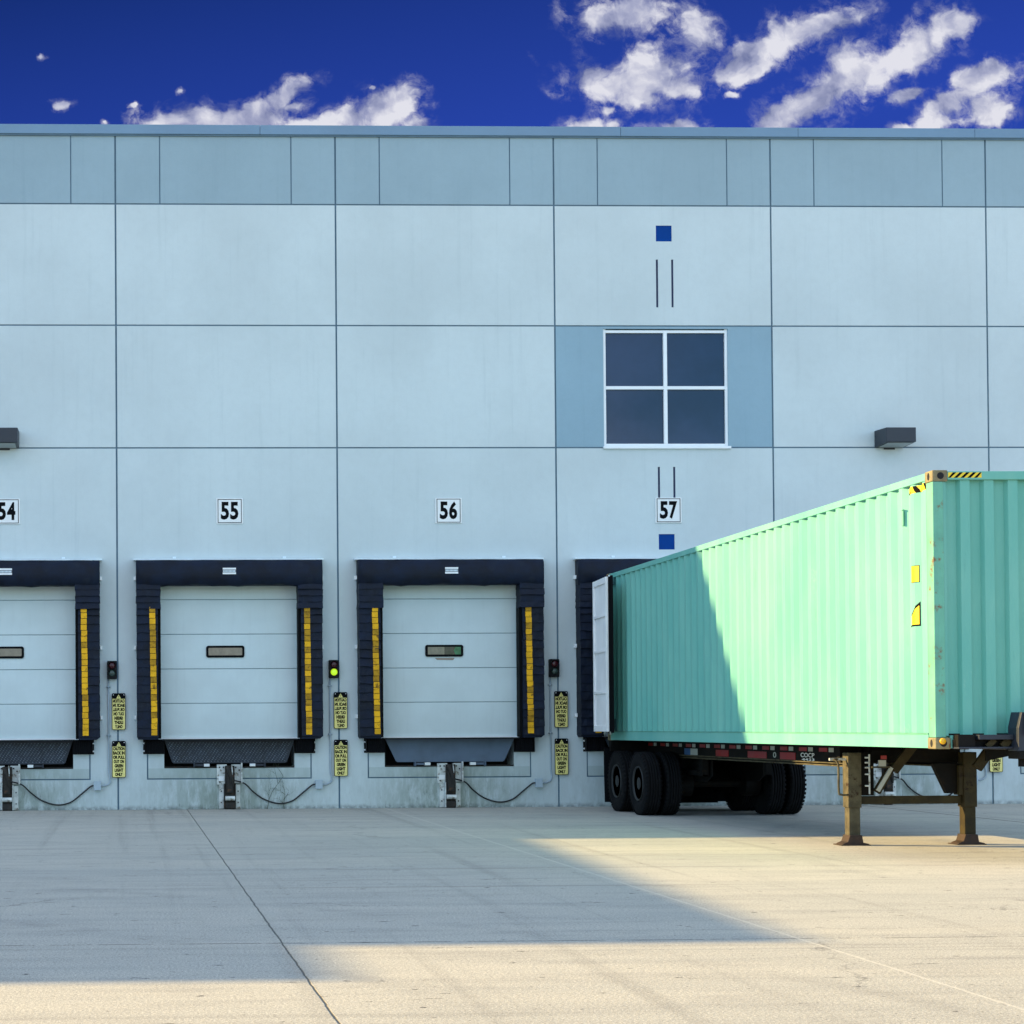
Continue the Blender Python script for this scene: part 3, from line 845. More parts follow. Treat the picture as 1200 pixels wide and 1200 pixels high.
# cables, junction boxes, conduits, signals, caution plates
def smooth_pts(P, n=8):
    P = [Vector(p) for p in P]; out = []
    for i in range(len(P)-1):
        p0, p1, p2, p3 = P[max(i-1, 0)], P[i], P[i+1], P[min(i+2, len(P)-1)]
        for k in range(n):
            t = k/n
            out.append(0.5*((2*p1)+(p2-p0)*t+(2*p0-5*p1+4*p2-p3)*t*t+(3*p1-p0-3*p2+p3)*t**3))
    out.append(P[-1]); return out
where = {54: 'left of the 55 dock', 55: 'between the 55 and 56 docks', 56: 'between the 56 dock and the container', 58: 'behind the right landing leg'}
jx = {54: -0.01, 55: 3.965, 56: 7.945, 58: 15.88}
for n in (54, 55, 56, 58):
    c = dc(n); J = jx[n]; ns = {54: 'at the left edge', 55: 'of dock 55', 56: 'of dock 56', 58: 'seen under the trailer'}[n]
    ns2 = {54: 'low on the wall left of the 55 dock', 55: 'right of the dry creepers at dock 55', 56: 'just left of the container wheels', 58: 'seen between the landing legs'}[n]
    cb = MB().tube(smooth_pts([(c+0.06, -0.13, 0.52), (c+0.26, -0.10, 0.46), (c+0.42, -0.045, 0.31), (c+0.62, -0.03, 0.17), (c+0.88, -0.03, 0.095), (c+1.12, -0.03, 0.14), (c+1.32, -0.03, 0.29), (c+1.48, -0.04, 0.42), (c+1.545, -0.05, 0.435)]), 0.014, 'cable', 8).build('cable')
    tag(cb, 'sagging black cable %s' % ns2, 'cable', 'black cables to the restraints')
    jb = empty('junction_box', (c+1.60, 0, 0.435))
    MB().box(-0.06, 0.06, -0.085, -0.002, -0.075, 0.075, 'conduit').build('box_body', jb, bevel=0.006)
    MB().box(-0.065, 0.065, -0.095, -0.0855, -0.08, 0.08, 'conduit').build('box_cover', jb, bevel=0.004)
    tag(jb, 'small square grey junction box %s' % ns2, 'junction box', 'grey junction boxes low on the wall')
    cd = MB().tube(smooth_pts([(c+1.662, -0.03, 0.43), (c+1.75, -0.03, 0.44), (c+1.82, -0.03, 0.48), (J-0.145, -0.03, 0.56), (J-0.165, -0.03, 0.66)]) + [Vector((J-0.165, -0.03, 1.5)), Vector((J-0.165, -0.03, 2.335))], 0.014, 'conduit', 8)
    for z in (1.33, 2.2): cd.box(J-0.20, J-0.13, -0.05, -0.002, z-0.012, z+0.012, 'conduit')
    cd = cd.build('conduit', smooth=True)
    tag(cd, 'thin grey conduit on the wall %s' % where[n] if n != 58 else 'thin grey conduit on the wall behind the right landing leg', 'conduit', 'grey conduits beside the caution plates')
    if n == 58: continue
    sl = empty('signal_light', (J-0.10, 0, 2.50))
    MB().box(-0.088, 0.088, -0.11, -0.002, -0.162, 0.162, 'black').build('housing', sl, bevel=0.012)
    for z_, mt, nm in ((0.078, 'redlens', 'red_lens'), (-0.055, 'greenlit' if n == 55 else 'greylens', 'green_lens')):
        MB().lathe([(0, 0.062), (-0.02, 0.058), (-0.032, 0.035), (-0.036, 0.001)], 'y', (0, -0.111, z_), mt, 24).build(nm, sl, smooth=True, label='lit green lens' if (n == 55 and z_ < 0) else None)
        hd = MB(); N = 12
        vs = []; fs = []
        for q in range(N+1):
            a = math.pi*q/N
            for (r_, yy) in ((0.072, -0.111), (0.072, -0.165), (0.068, -0.165), (0.068, -0.111)):
                vs.append((r_*math.cos(a), yy, z_+r_*math.sin(a)))
        for q in range(N):
            for k in range(4): fs.append((q*4+k, q*4+(k+1) % 4, q*4+4+(k+1) % 4, q*4+4+k))
        hd.add(vs, fs, 'black'); hd.build('hood', sl)
    tag(sl, {54: 'black two-lamp dock signal, both lamps off, left of the 55 dock', 55: 'black two-lamp dock signal with its green lamp lit, between docks 55 and 56',
             56: 'black two-lamp dock signal, both lamps off, left of the container'}[n], 'signal light', 'dock signal lights')

LINES = ['CAUTION', 'BACK IN', 'OR PULL', 'OUT ON', 'GREEN', 'LIGHT', 'ONLY']
def caution(mirror):
    o = empty('caution_sign')
    Wd, H = 0.245, 0.655
    def rr(hw, hh, r, k=4):
        P = []
        for (sx, sz, a0) in ((1, 1, 0), (-1, 1, 90), (-1, -1, 180), (1, -1, 270)):
            for q in range(k+1):
                a = R(a0+90*q/k); P.append((sx*(hw-r)+r*math.cos(a), sz*(hh-r)+r*math.sin(a)))
        return P
    MB().prism(rr(Wd/2, H/2, 0.025), 'y', -0.012, -0.0, 'ink').prism(rr(Wd/2-0.010, H/2-0.010, 0.018), 'y', -0.014, -0.0121, 'signyellow').build('plate', o)
    t = MB()
    t.box(-Wd/2+0.010, Wd/2-0.010, -0.0155, -0.0142, H/2-0.100, H/2-0.010, 'ink')
    t.prism([(-0.042, H/2-0.094), (0.042, H/2-0.094), (0, H/2-0.022)], 'y', -0.0172, -0.0157, 'signyellow')
    t.box(-0.004, 0.004, -0.0184, -0.0173, H/2-0.070, H/2-0.044, 'ink').box(-0.004, 0.004, -0.0184, -0.0173, H/2-0.084, H/2-0.076, 'ink')
    for sx in (-1, 1): t.lathe([(0, 0.008), (-0.004, 0.008)], 'y', (sx*0.095, -0.0157, H/2-0.03), 'white', 8)
    z = H/2-0.108
    for i, L in enumerate(LINES):
        hw = min(0.104, 0.0155*len(L)) if len(L) > 4 else 0.068
        text_mesh(t, L, -hw, hw, z-0.062, z, -0.0158, 'ink', 0.062, mirror)
        z -= 0.0765
    t.build('lettering', o)
    return o
cs = {False: caution(False), True: caution(True)}
used = {False: False, True: False}
for n, J in ((54, -0.0), (55, 3.98), (56, 7.965), (58, 15.90)):
    for mir, z in ((True, 1.757), (False, 0.905)):
        if n == 58 and mir: continue
        o = cs[mir] if not used[mir] else dup(cs[mir]); used[mir] = True
        o.location = (J+0.005, -0.002 if n != 58 else -0.002, z)
        o.location.y = -0.046
        if n == 58: lab = 'yellow caution plate glimpsed through the trailer under the container front'
        else: lab = '%s yellow caution plate %s, %s' % ('upper' if mir else 'lower', 'in mirror writing' if mir else 'in plain writing', where[n])
        tag(o, lab, 'sign', 'yellow caution plates beside the docks')

# number plates
def number_plate(n):
    o = empty('number_plate', (dc(n)+{54: 0.0, 55: 0.03, 56: 0.015, 57: 0.05}[n], -0.002, 5.35))
    MB().box(-0.240, 0.240, -0.016, 0.0, -0.228, 0.228, 'white').build('plate', o, bevel=0.004)
    b_ = MB()
    q, r_ = 0.215, 0.203
    for (a, b2, c_, d_) in ((-q, q, r_, r_+0.011), (-q, q, -r_-0.011, -r_), (-q, -q+0.011, -r_, r_), (q-0.011, q, -r_, r_)):
        b_.box(a, b2, -0.0185, -0.0162, c_, d_, 'ink')
    b_.build('border', o)
    for k, ch in enumerate(str(n)):
        t = MB(); text_mesh(t, ch, -0.160+0.168*k, -0.160+0.168*k+0.148, -0.155, 0.165, -0.0185, 'ink', 0.038); t.build('digit', o)
    return o
for n in (54, 55, 56, 57):
    o = number_plate(n)
    tag(o, {54: 'white square plate numbered 54, half cut off by the left edge', 55: 'white square plate with black number 55 left of centre, over its dock door',
            56: 'white square plate with black number 56 between the 55 and 57 plates', 57: 'white square plate with black number 57 above the container'}[n], 'number plate', 'dock number plates')

# wall lights
def wall_light(x):
    o = empty('wall_light', (x, 0, 6.64))
    hw, dp = 0.27, 0.50
    b_ = MB()
    b_.prism([(-0.002, 0.15), (-dp, 0.13), (-dp, -0.13), (-0.002, -0.155)], 'x', -hw, hw, 'lampmetal')
    b_.build('housing', o, bevel=0.008)
    MB().prism([(-0.06, -0.1555), (-dp+0.05, -0.1375), (-dp+0.05, -0.143), (-0.06, -0.162)], 'x', -hw+0.05, hw-0.05, 'lamplens').build('lens', o)
    MB().box(-0.10, 0.10, -0.02, -0.001, -0.19, -0.156, 'lampmetal').build('wall_bracket', o)
    return o
l1 = wall_light(14.03); l2 = dup(l1); l2.location.x = -2.02
tag(l1, 'dark box wall light on the wall above the container', 'wall light', 'box lights on the wall')
tag(l2, 'dark box wall light at the left edge above the 54 plate', 'wall light', 'box lights on the wall')

# dead creeper by the restraint of dock 55
def creeper(x, seed, hgt):
    rnd = random.Random(seed); mb = MB()
    def br(p, a, L, r_, dpt):
        pts = [Vector(p)]; 
        for k in range(4):
            a += rnd.uniform(-0.28, 0.28)
            pts.append(pts[-1]+Vector((math.sin(a)*L/4, rnd.uniform(-0.004, 0.003), math.cos(a)*L/4)))
        mb.tube(pts, [r_*(1-0.17*k) for k in range(5)], 'twig', 5)
        if dpt:
            for k in (1, 2, 3, 4):
                if rnd.random() < 0.8: br(pts[k], a+rnd.choice((-1, 1))*rnd.uniform(0.4, 1.0), L*rnd.uniform(0.35, 0.6), r_*0.6, dpt-1)
    br((x, -0.03, 0.0), rnd.uniform(-0.1, 0.1), hgt, 0.006, 3)
    return mb.build('creeper')
tag(creeper(2.66, 5, 0.66), 'thin dry creeper climbing the wall right of the 55 restraint', 'creeper', 'dry creepers on the wall')
tag(creeper(2.96, 9, 0.34), 'short dry creeper behind the lowest sag of the 55 cable', 'creeper', 'dry creepers on the wall')

# wings of the plant left of the picture: they cast the long shade over the yard
H2 = 12.31
wg = empty('plant_wing', (0, 0, 0))
sx_ = KX*H2; sy_ = KY*H2
ex0, ex1, ey = 5.36-sx_, 4.73-sx_, -19.28+sy_
MB().prism([(ex0, -0.06), (ex1, ey), (ex1-26, ey), (ex1-26, -0.06)], 'z', -0.2, H2-0.17, 'wall').build('wall', wg)
MB().prism([(ex0+0.03, -0.06), (ex1+0.03, ey-0.03), (ex1-26, ey-0.03), (ex1-26, -0.06)], 'z', H2-0.1698, H2, 'coping').build('coping', wg)
tag(wg, 'pale blue wing of the plant outside the left edge', 'building')
w2 = empty('plant_annex', (0, 0, 0))
ax1, ay = 1.45-sx_, -20.87+sy_
MB().prism([(ax1, ey-0.05), (ax1, ay), (ax1-26, ay), (ax1-26, ey-0.05)], 'z', -0.2, H2-0.15, 'wall').build('wall', w2)
MB().prism([(ax1, ey-0.05), (ax1, ay), (ax1-26, ay), (ax1-26, ey-0.05)], 'z', H2-0.1498, H2, 'coping').build('coping', w2)
tag(w2, 'low front annex of the wing outside the left edge', 'building')

# ------------------------------------------------------------------ container
CW, CL, CH = 2.438, 12.192, 2.896
CX, CYF, CZ = 8.5316+1.219, -13.2415, 1.203
ct = empty('shipping_container', (CX, CYF+CL/2, CZ))
tag(ct, 'sea green corrugated high cube shipping container on a chassis, backed to the dock', 'shipping container')
hx, hy = CW/2, CL/2
def corr_side(s):
    P = []                # (y, depth)
    y = -hy+0.17; prof = ((0.080, 0), (0.058, 1), (0.082, 1), (0.058, 0)); yend = hy-0.17
    depth = 0.0; P.append((y, 0.0))
    while y < yend-0.28:
        for (dl, d) in prof: y += dl; P.append((y, 0.046*d))
    P.append((yend, 0.0))
    # fix the profile so that flats alternate
    mb = MB(); z0, z1 = 0.165, CH-0.085
    vs = []; fs = []
    for (y, d) in P:
        x = s*(hx-0.012-d)
        vs += [(x, y, z0), (x, y, z1)]
    for i in range(len(P)-1): fs.append((2*i, 2*i+2, 2*i+3, 2*i+1))
    k = len(vs)
    vs2 = [(v[0]-s*0.003, v[1], v[2]) for v in vs]
    fs2 = [tuple(a+k for a in f) for f in fs]
    mb.add(vs+vs2, fs+fs2, 'teal')
    return mb.build('side_panel', ct)
corr_side(-1); corr_side(1)
# front wall
P = []; x = -hx+0.12; P.append((x, 0.0))
seq = ((0.020, 0), (0.014, 1), (0.122, 1), (0.014, 0), (0.104, 0))
P.append((x+0.03, 0.0)); x += 0.03
while x < hx-0.12-0.27:
    for (dl, d) in ((0.024, 1), (0.105, 1), (0.024, 0), (0.100, 0)): x += dl; P.append((x, 0.050*d))
P.append((hx-0.12, 0.0))
mb = MB(); vs = []; fs = []
for (x, d) in P: vs += [(x, -hy+0.025+d, 0.135), (x, -hy+0.025+d, CH-0.095)]
for i in range(len(P)-1): fs.append((2*i, 2*i+2, 2*i+3, 2*i+1))
mb.add(vs, fs, 'teal'); mb.build('front_panel', ct)
# roof & floor
mb = MB(); vs = []; fs = []; n_ = 116
for i in range(n_+1):
    y = -hy+0.09+(CL-0.18)*i/n_; z = CH-0.03-(0.018 if (i//2) % 2 else 0)
    vs += [(-hx+0.04, y, z), (hx-0.04, y, z)]
for i in range(n_): fs.append((2*i, 2*i+1, 2*i+3, 2*i+2))
mb.add(vs, fs, 'teal'); mb.build('roof_panel', ct)
fl = MB().box(-hx+0.05, hx-0.05, -hy+0.06, hy-0.06, 0.13, 0.16, 'chassis')
for i in range(36): y = -hy+0.35+i*0.33; fl.box(-hx+0.055, hx-0.055, y, y+0.05, 0.015, 0.1295, 'tealdark')
fl.build('floor', ct)
for s in (-1, 1):
    a, b_ = sorted((s*hx, s*(hx-0.06)))
    a1, b1 = sorted((s*(hx-0.003), s*(hx-0.06)))
    MB().box(a1, b1, -hy+0.163, hy-0.163, CH-0.088, CH-0.010, 'teal').build('top_side_rail', ct, bevel=0.004)
    MB().box(*sorted((s*(hx-0.003), s*(hx-0.045))), -hy+0.163, hy-0.163, 0.008, 0.150, 'teal')\
        .box(*sorted((s*(hx+0.002), s*(hx-0.045))), -hy+0.163, hy-0.163, 0.1502, 0.163, 'tealdark').build('bottom_side_rail', ct, bevel=0.003)
    for fr_ in (-1, 1):
        # corner posts
        pm = 'post' if fr_ < 0 else 'chassis'
        y0_, y1_ = sorted((fr_*(hy-0.004), fr_*(hy-0.155)))
        x0_, x1_ = sorted((s*(hx-0.003), s*(hx-0.115)))
        MB().box(x0_, x1_, y0_, y1_, 0.119, CH-0.119, pm).build('corner_post', ct, bevel=0.008)
        for top in (0, 1):
            z0_ = CH-0.118 if top else 0.0
            y0_, y1_ = sorted((fr_*hy, fr_*(hy-0.178))); x0_, x1_ = sorted((s*hx, s*(hx-0.162)))
            cst = MB().box(x0_, x1_, y0_, y1_, z0_, z0_+0.118, 'casting').build('corner_casting', ct, bevel=0.010)
            # apertures: dark ovals laid on, shade inside the holes put into the colour
            def oval(a, b2, n3=16): return [(a*math.cos(2*math.pi*q/n3), b2*math.sin(2*math.pi*q/n3)) for q in range(n3)]
            zc = z0_+0.059; yc = fr_*(hy-0.089); xc = s*(hx-0.085)
            ap = MB()
            ap.prism([(yc+p[0], zc+p[1]) for p in oval(0.026, 0.040)], 'x', *sorted((s*(hx-0.004), s*(hx+0.0015))), 'dark')
            ap.prism([(xc+p[0], zc+p[1]) for p in oval(0.036, 0.036)], 'y', *sorted((fr_*(hy-0.004), fr_*(hy+0.0015))), 'dark')
            ap.build('aperture', cst)
MB().box(-hx+0.163, hx-0.163, -hy+0.004, -hy+0.07, CH-0.100, CH-0.012, 'teal').build('front_top_rail', ct, bevel=0.006)
MB().box(-hx+0.163, hx-0.163, -hy+0.006, -hy+0.07, 0.008, 0.140, 'teal').build('front_bottom_rail', ct, bevel=0.005)
MB().box(-hx+0.163, hx-0.163, hy-0.09, hy-0.004, CH-0.100, CH-0.012, 'tealdark').build('rear_top_rail', ct, bevel=0.006)
MB().box(-hx+0.163, hx-0.163, hy-0.09, hy-0.004, 0.008, 0.125, 'tealdark').build('door_sill', ct, bevel=0.005)
# hazard stripes of a high cube
def stripes(parent, y0_, y1_, z0_, z1_, plane, pos, k):
    mb = MB()
    d = 0.004
    def q(u0, u1, off, e0, e1, m):
        pts = [(u0, z0_), (u1, z0_), (u1+off, z1_), (u0+off, z1_)]
        pts = [(min(max(p[0], y0_), y1_), p[1]) for p in pts]
        if plane == 'x': mb.prism(pts, 'x', *sorted((pos+e0, pos+e1)), m)
        else: mb.prism(pts, 'y', *sorted((pos+e0, pos+e1)), m)
    q(y0_, y1_, 0, 0, -0.0015, 'hazyellow')
    st = (y1_-y0_)/k
    for i in range(k):
        q(y0_+st*i-0.01, y0_+st*(i+0.5)-0.01, 0.06, -0.0017, -0.0027, 'ink')
    return mb.build('hazard_stripe', parent)
stripes(ct, -hx+0.168, -hx+0.52, CH-0.080, CH-0.025, 'y', -hy+0.0035, 5)
# stickers on the side follow the corrugation
def side_depth(y):
    u = (y+hy-0.17)
    if u < 0: return 0.0
    u %= 0.278
    if u < 0.080: return 0.0
    if u < 0.138: return 0.046*(u-0.080)/0.058
    if u < 0.220: return 0.046
    return 0.046*(0.278-u)/0.058
def decal(name, y0_, y1_, z0_, z1_, fn, st=0.006):
    mb = MB()
    ny = int(round((y1_-y0_)/st)); nz = int(round((z1_-z0_)/st))
    for i in range(ny):
        ya, yb_ = y0_+i*st, y0_+(i+1)*st
        xa, xb = -(hx-0.012-side_depth(ya))-0.0025, -(hx-0.012-side_depth(yb_))-0.0025
        k = 0
        while k < nz:
            m_ = fn((ya+yb_)/2, z0_+(k+0.5)*st); k2 = k+1
            while k2 < nz and fn((ya+yb_)/2, z0_+(k2+0.5)*st) == m_: k2 += 1
            if m_: mb.add([(xa, ya, z0_+k*st), (xb, yb_, z0_+k*st), (xb, yb_, z0_+k2*st), (xa, ya, z0_+k2*st)], [(0, 1, 2, 3)], m_)
            k = k2
    return mb.build(name, ct)
px_ = -hx+0.0105
decal('hazard_stripe', -hy+0.16, -hy+0.65, CH-0.178, CH-0.106, lambda y, z: 'ink' if ((y-z*0.7+40) % 0.125) < 0.055 else 'hazyellow')
decal('yellow_placard', -hy+0.405, -hy+0.525, 1.765, 1.945, lambda y, z: 'hazyellow' if abs(y+hy-0.465) < 0.052 and abs(z-1.855) < 0.083 else 'ink')
def tri(y, z):
    u = (y+hy-0.40)/0.25; v = (z-1.30)/0.26
    if v > 1-u: return None
    if v < 0.07 or u < 0.05 or v > 0.90-u: return 'ink'
    return 'hazyellow'
decal('warning_triangle', -hy+0.40, -hy+0.65, 1.30, 1.56, tri)
MB().box(px_-0.004, px_+0.004, -hy+0.695, -hy+0.73, 2.40, 2.56, 'tealdark').box(px_-0.012, px_-0.004, -hy+0.69, -hy+0.735, 2.565, 2.58, 'teal').build('vent', ct)
# rear doors: folded right round against the sides
def leaf(s):
    d = empty('cargo_door', (s*(hx+0.225), hy-0.03, 0.0)); d.parent = ct
    d.rotation_euler = (0, 0, s*R(-4.6)*-1.0)
    Ld, z0_, z1_ = 1.16, 0.155, 2.755
    m = MB()
    o_, i_ = sorted((0.0, s*-0.05))
    # outward (lining) face is at local x = s*0.0; leaf runs along -y
    m.box(o_, i_, -Ld, 0, z0_, z1_, 'doorwhite')
    f0, f1 = sorted((s*0.0005, s*0.028))
    m.box(f0, f1, -Ld, -Ld+0.09, z0_, z1_, 'doorwhite').box(f0, f1, -0.09, 0, z0_, z1_, 'doorwhite')
    for z_ in (0.155, 0.80, 1.50, 2.10, 2.655):
        m.box(f0, f1, -Ld+0.0905, -0.0905, z_, z_+(0.10 if z_ in (0.155, 2.655) else 0.045), 'doorwhite')
    m.build('door_panel', d, bevel=0.004)
    gk = MB().box(*sorted((s*-0.052, s*-0.012)), -Ld-0.022, -Ld-0.0005, z0_, z1_, 'gasket').box(*sorted((s*-0.09, s*-0.0525)), -Ld-0.03, -Ld+0.05, z0_-0.02, z1_+0.02, 'gasket')
    gk.build('gasket', d)
    for yb in (-0.35, -0.85):
        MB().tube([(s*-0.095, yb, z0_-0.05), (s*-0.095, yb, z1_+0.05)], 0.017, 'galv', 10).build('locking_bar', d, smooth=True)
    for z_ in (0.30, 1.05, 1.85, 2.60):
        MB().box(*sorted((s*-0.05, s*-0.11)), -0.12, 0.06, z_, z_+0.09, 'tealdark').build('hinge', d)
    return d
leaf(-1); leaf(1)
M['tealshade'] = mat('shaded_teal_paint', (0.012, 0.085, 0.085), 0.6)  # teal darkened to carry the shade on the plates by the door
for z_, h_ in ((0.17, 0.20), (CH-0.215, 0.125)):
    MB().box(-hx-0.010, -hx+0.012, hy-0.50, hy-0.165, z_, z_+h_, 'tealshade').build('lashing_plate', ct)

# ------------------------------------------------------------------ chassis
ch = empty('trailer_chassis', (CX, CYF+CL/2, 0))
tag(ch, 'black and rusty container chassis on landing legs under the green container', 'trailer')
def Y(y): return y-(CYF+CL/2)
def XX(x): return x-CX
yF, yR = Y(CYF), Y(CYF+CL)
LYR = Y(-10.12)
for s in (-1, 1):
    xc = s*0.56
    r_ = MB().box(xc-0.06, xc+0.06, LYR, yR-0.15, 1.180, 1.198, 'chassis').box(xc-0.008, xc+0.008, LYR, yR-0.15, 0.949, 1.1795, 'chassis')\
        .box(xc-0.06, xc+0.06, LYR, yR-0.15, 0.930, 0.9485, 'legpaint')
    r_.build('main_rail', ch, bevel=0.002)
    MB().box(s*0.43-0.05, s*0.43+0.05, yF+0.01, LYR-0.01, 1.192, 1.31, 'navysteel').build('gooseneck_rail', ch, bevel=0.004)
cm = MB()
for y in (-3.0, -2.0, -1.0, 0.2, 1.2, 2.2, 3.4, 4.5, 5.5): 
    cm = MB().box(-0.55, 0.55, y, y+0.08, 1.00, 1.15, 'chassis'); cm.build('crossmember', ch)
# outriggers carry the container's side rails
for y in (-3.6, -1.6, 0.6, 2.6):
    for s in (1,):
        MB().prism([(s*0.57, 1.18), (s*1.10, 1.19), (s*1.10, 1.13), (s*0.57, 1.02)], 'y', y, y+0.02, 'chassis').build('outrigger', ch)
# side face with reflectors: a shallow rub rail on the near side
rx = -0.64
MB().box(rx, rx+0.015, yF+3.2, yR-0.55, 0.985, 1.185, 'chassis').box(rx, rx+0.055, yF+3.2, yR-0.55, 0.966, 0.9845, 'legpaint').build('side_plate', ch)
for k in range(12):
    yy = -9.27+0.665*k
    MB().box(rx-0.004, rx-0.0005, Y(yy), Y(yy)+0.15, 1.110, 1.165, 'reflwhite').build('white_reflector', ch)
    MB().box(rx-0.0038, rx-0.0005, Y(yy)+0.20, Y(yy)+0.46, 1.112, 1.163, 'reflred').build('red_reflector', ch)
for y0_, y1_ in ((-8.02, -7.48), (-6.98, -6.25), (-5.45, -4.90)):
    MB().box(rx-0.006, rx-0.0005, Y(y0_), Y(y1_), 0.990, 1.085, 'reflred').build('red_marker', ch)
lt = MB(); text_mesh(lt, 'COCP', Y(-8.66), Y(-8.20), 1.030, 1.090, rx-0.004, 'white', 0.02, plane='x')
text_mesh(lt, '4433', Y(-8.66), Y(-8.24), 0.985, 1.020, rx-0.004, 'white', 0.02, plane='x')
text_mesh(lt, '0', Y(-7.34), Y(-7.22), 1.005, 1.085, rx-0.004, 'reflwhite', 0.02, plane='x')
lt.build('lettering', ch)
MB().box(rx-0.006, rx-0.0005, Y(-4.05), Y(-3.72), 0.99, 1.09, 'reflwhite').box(rx-0.006, rx-0.0005, Y(-3.715), Y(-3.42), 0.99, 1.09, 'plateblue').build('licence_plate', ch)

# wheels
def wheel(x, y, outer):
    """dual tyre; outer side towards sign(x)"""
    s = -1 if x < 0 else 1
    tw, ro, ri = 0.25, 0.515, 0.285
    t = MB(); prof = [(-tw/2+0.02, ri), (-tw/2, ri+0.05), (-tw/2-0.006, 0.40), (-tw/2+0.004, 0.475), (-tw/2+0.022, ro-0.008)]
    gx = [-0.075, -0.035, 0.005, 0.045, 0.085]
    xs_ = -tw/2+0.035
    for g_ in (-0.062, -0.02, 0.02, 0.062):
        prof += [(g_-0.008, ro), (g_-0.006, ro-0.016), (g_+0.006, ro-0.016), (g_+0.008, ro)]
    prof += [(tw/2-0.022, ro-0.008), (tw/2-0.004, 0.475), (tw/2+0.006, 0.40), (tw/2, ri+0.05), (tw/2-0.02, ri)]
    t.lathe(prof, 'x', (0, 0, 0), 'tyre', 56)
    # shoulder lugs
    for q in range(44):
        a = 2*math.pi*q/44
        for e in (-1, 1):
            c_, s_ = math.cos(a), math.sin(a); c2, s2 = math.cos(a+0.07), math.sin(a+0.07)
            x0_, x1_ = e*(tw/2-0.030), e*(tw/2+0.002)
            ra, rb = ro+0.001, 0.478
            t.add([(x0_, ra*c_, ra*s_), (x0_, ra*c2, ra*s2), (x1_, rb*c2, rb*s2), (x1_, rb*c_, rb*s_),
                   (x1_, (ra-0.006)*c_, (ra-0.006)*s_), (x1_, (ra-0.006)*c2, (ra-0.006)*s2)], [(0, 1, 5, 4), (4, 5, 2, 3), (0, 4, 3), (1, 2, 5)], 'tyre')
    ty = t.build('wheel', ch, smooth=True, loc=(x, y, ro))
    rm = MB()
    if outer:
        rm.lathe([(s*(tw/2-0.020), ri+0.002), (s*(tw/2+0.004), ri-0.006), (s*(tw/2-0.015), ri-0.028), (s*(tw/2-0.09), ri-0.05), (s*(tw/2-0.115), 0.17), (s*(tw/2-0.08), 0.13), (s*(tw/2-0.02), 0.10), (s*(tw/2-0.01), 0.06), (s*(tw/2-0.01), 0.001)], 'x', (0, 0, 0), 'rim', 40)
        for q in range(8):
            a = 2*math.pi*q/8
            rm.lathe([(s*(tw/2-0.10), 0.018), (s*(tw/2-0.06), 0.018), (s*(tw/2-0.055), 0.010)], 'x', (0, 0.215*math.cos(a), 0.215*math.sin(a)), 'rim', 6)
    else:
        rm.lathe([(-tw/2+0.03, ri-0.002), (-tw/2+0.03, 0.1), (tw/2-0.03, 0.1), (tw/2-0.03, ri-0.002)], 'x', (0, 0, 0), 'rim', 32)
    rm.build('rim', ty, smooth=True)
    return ty
for yw in (-1.78, -3.02):
    for s in (-1, 1):
        wheel(s*1.165, Y(yw), True); wheel(s*0.835, Y(yw), False)
    MB().tube([(-0.95, Y(yw), 0.515), (0.95, Y(yw), 0.515)], 0.065, 'chassis', 14).build('axle', ch, smooth=True)
for s in (-1, 1):
    sp = MB()
    for k in range(4): sp.box(s*0.50-0.04, s*0.50+0.04, Y(-4.0)+0.1*k, Y(-0.9)-0.1*k, 0.66+0.02*k, 0.678+0.02*k, 'chassis')
    sp.box(s*0.50-0.05, s*0.50+0.05, Y(-2.55), Y(-2.25), 0.70, 0.93, 'chassis').box(s*0.50-0.05, s*0.50+0.05, Y(-4.0), Y(-3.85), 0.66, 0.93, 'chassis')
    sp.build('leaf_spring', ch)
    fl_ = MB(); vs = []; fs = []
    for i in range(9):
        z_ = 1.08-0.95*i/8; yo = 0.02*math.sin(i*0.5)
        for x_ in (s*0.68, s*1.30): vs += [(x_, Y(-1.12)+yo, z_), (x_, Y(-1.10)+yo, z_)]
    for i in range(8):
        a = i*4; fs += [(a, a+4, a+6, a+2), (a+1, a+3, a+7, a+5), (a, a+1, a+5, a+4), (a+2, a+6, a+7, a+3)]
    fs += [(0, 2, 3, 1), (32, 33, 35, 34)]
    fl_.add(vs, fs, 'rubber'); fl_.build('mud_flap', ch)
MB().box(-1.21, 1.21, Y(-1.20), Y(-1.06), 1.02, 1.198, 'chassis').build('rear_bolster', ch, bevel=0.006)
MB().box(-0.95, 0.95, Y(-1.10), Y(-1.05), 0.55, 0.64, 'chassis').box(-0.55, -0.48, Y(-1.10), Y(-1.05), 0.641, 1.019, 'chassis').box(0.48, 0.55, Y(-1.10), Y(-1.05), 0.641, 1.019, 'chassis').build('underrun_bar', ch)

# added dark parts for the shade between the wheels: subframe, tank, plain sheet
MB().box(-0.675, 0.675, Y(-1.16), Y(-1.13), 0.11, 0.92, 'rubber').build('shade_sheet', ch)
MB().tube([(-0.45, Y(-2.4), 0.66), (0.45, Y(-2.4), 0.66)], 0.16, 'chassis', 18).build('air_tank', ch, smooth=True)
for s in (-1, 1):
    MB().lathe([(-0.12, 0.21), (0.12, 0.21)], 'x', (s*0.55, Y(-1.78), 0.515), 'chassis', 24).lathe([(-0.12, 0.21), (0.12, 0.21)], 'x', (s*0.55, Y(-3.02), 0.515), 'chassis', 24).build('brake_drum', ch)
    MB().prism([(Y(-4.05), 0.93), (Y(-0.95), 0.93), (Y(-0.95), 0.62), (Y(-1.2), 0.56), (Y(-3.8), 0.56), (Y(-4.05), 0.66)], 'x', *sorted((s*0.40, s*0.42)), 'chassis').build('slider_frame', ch)

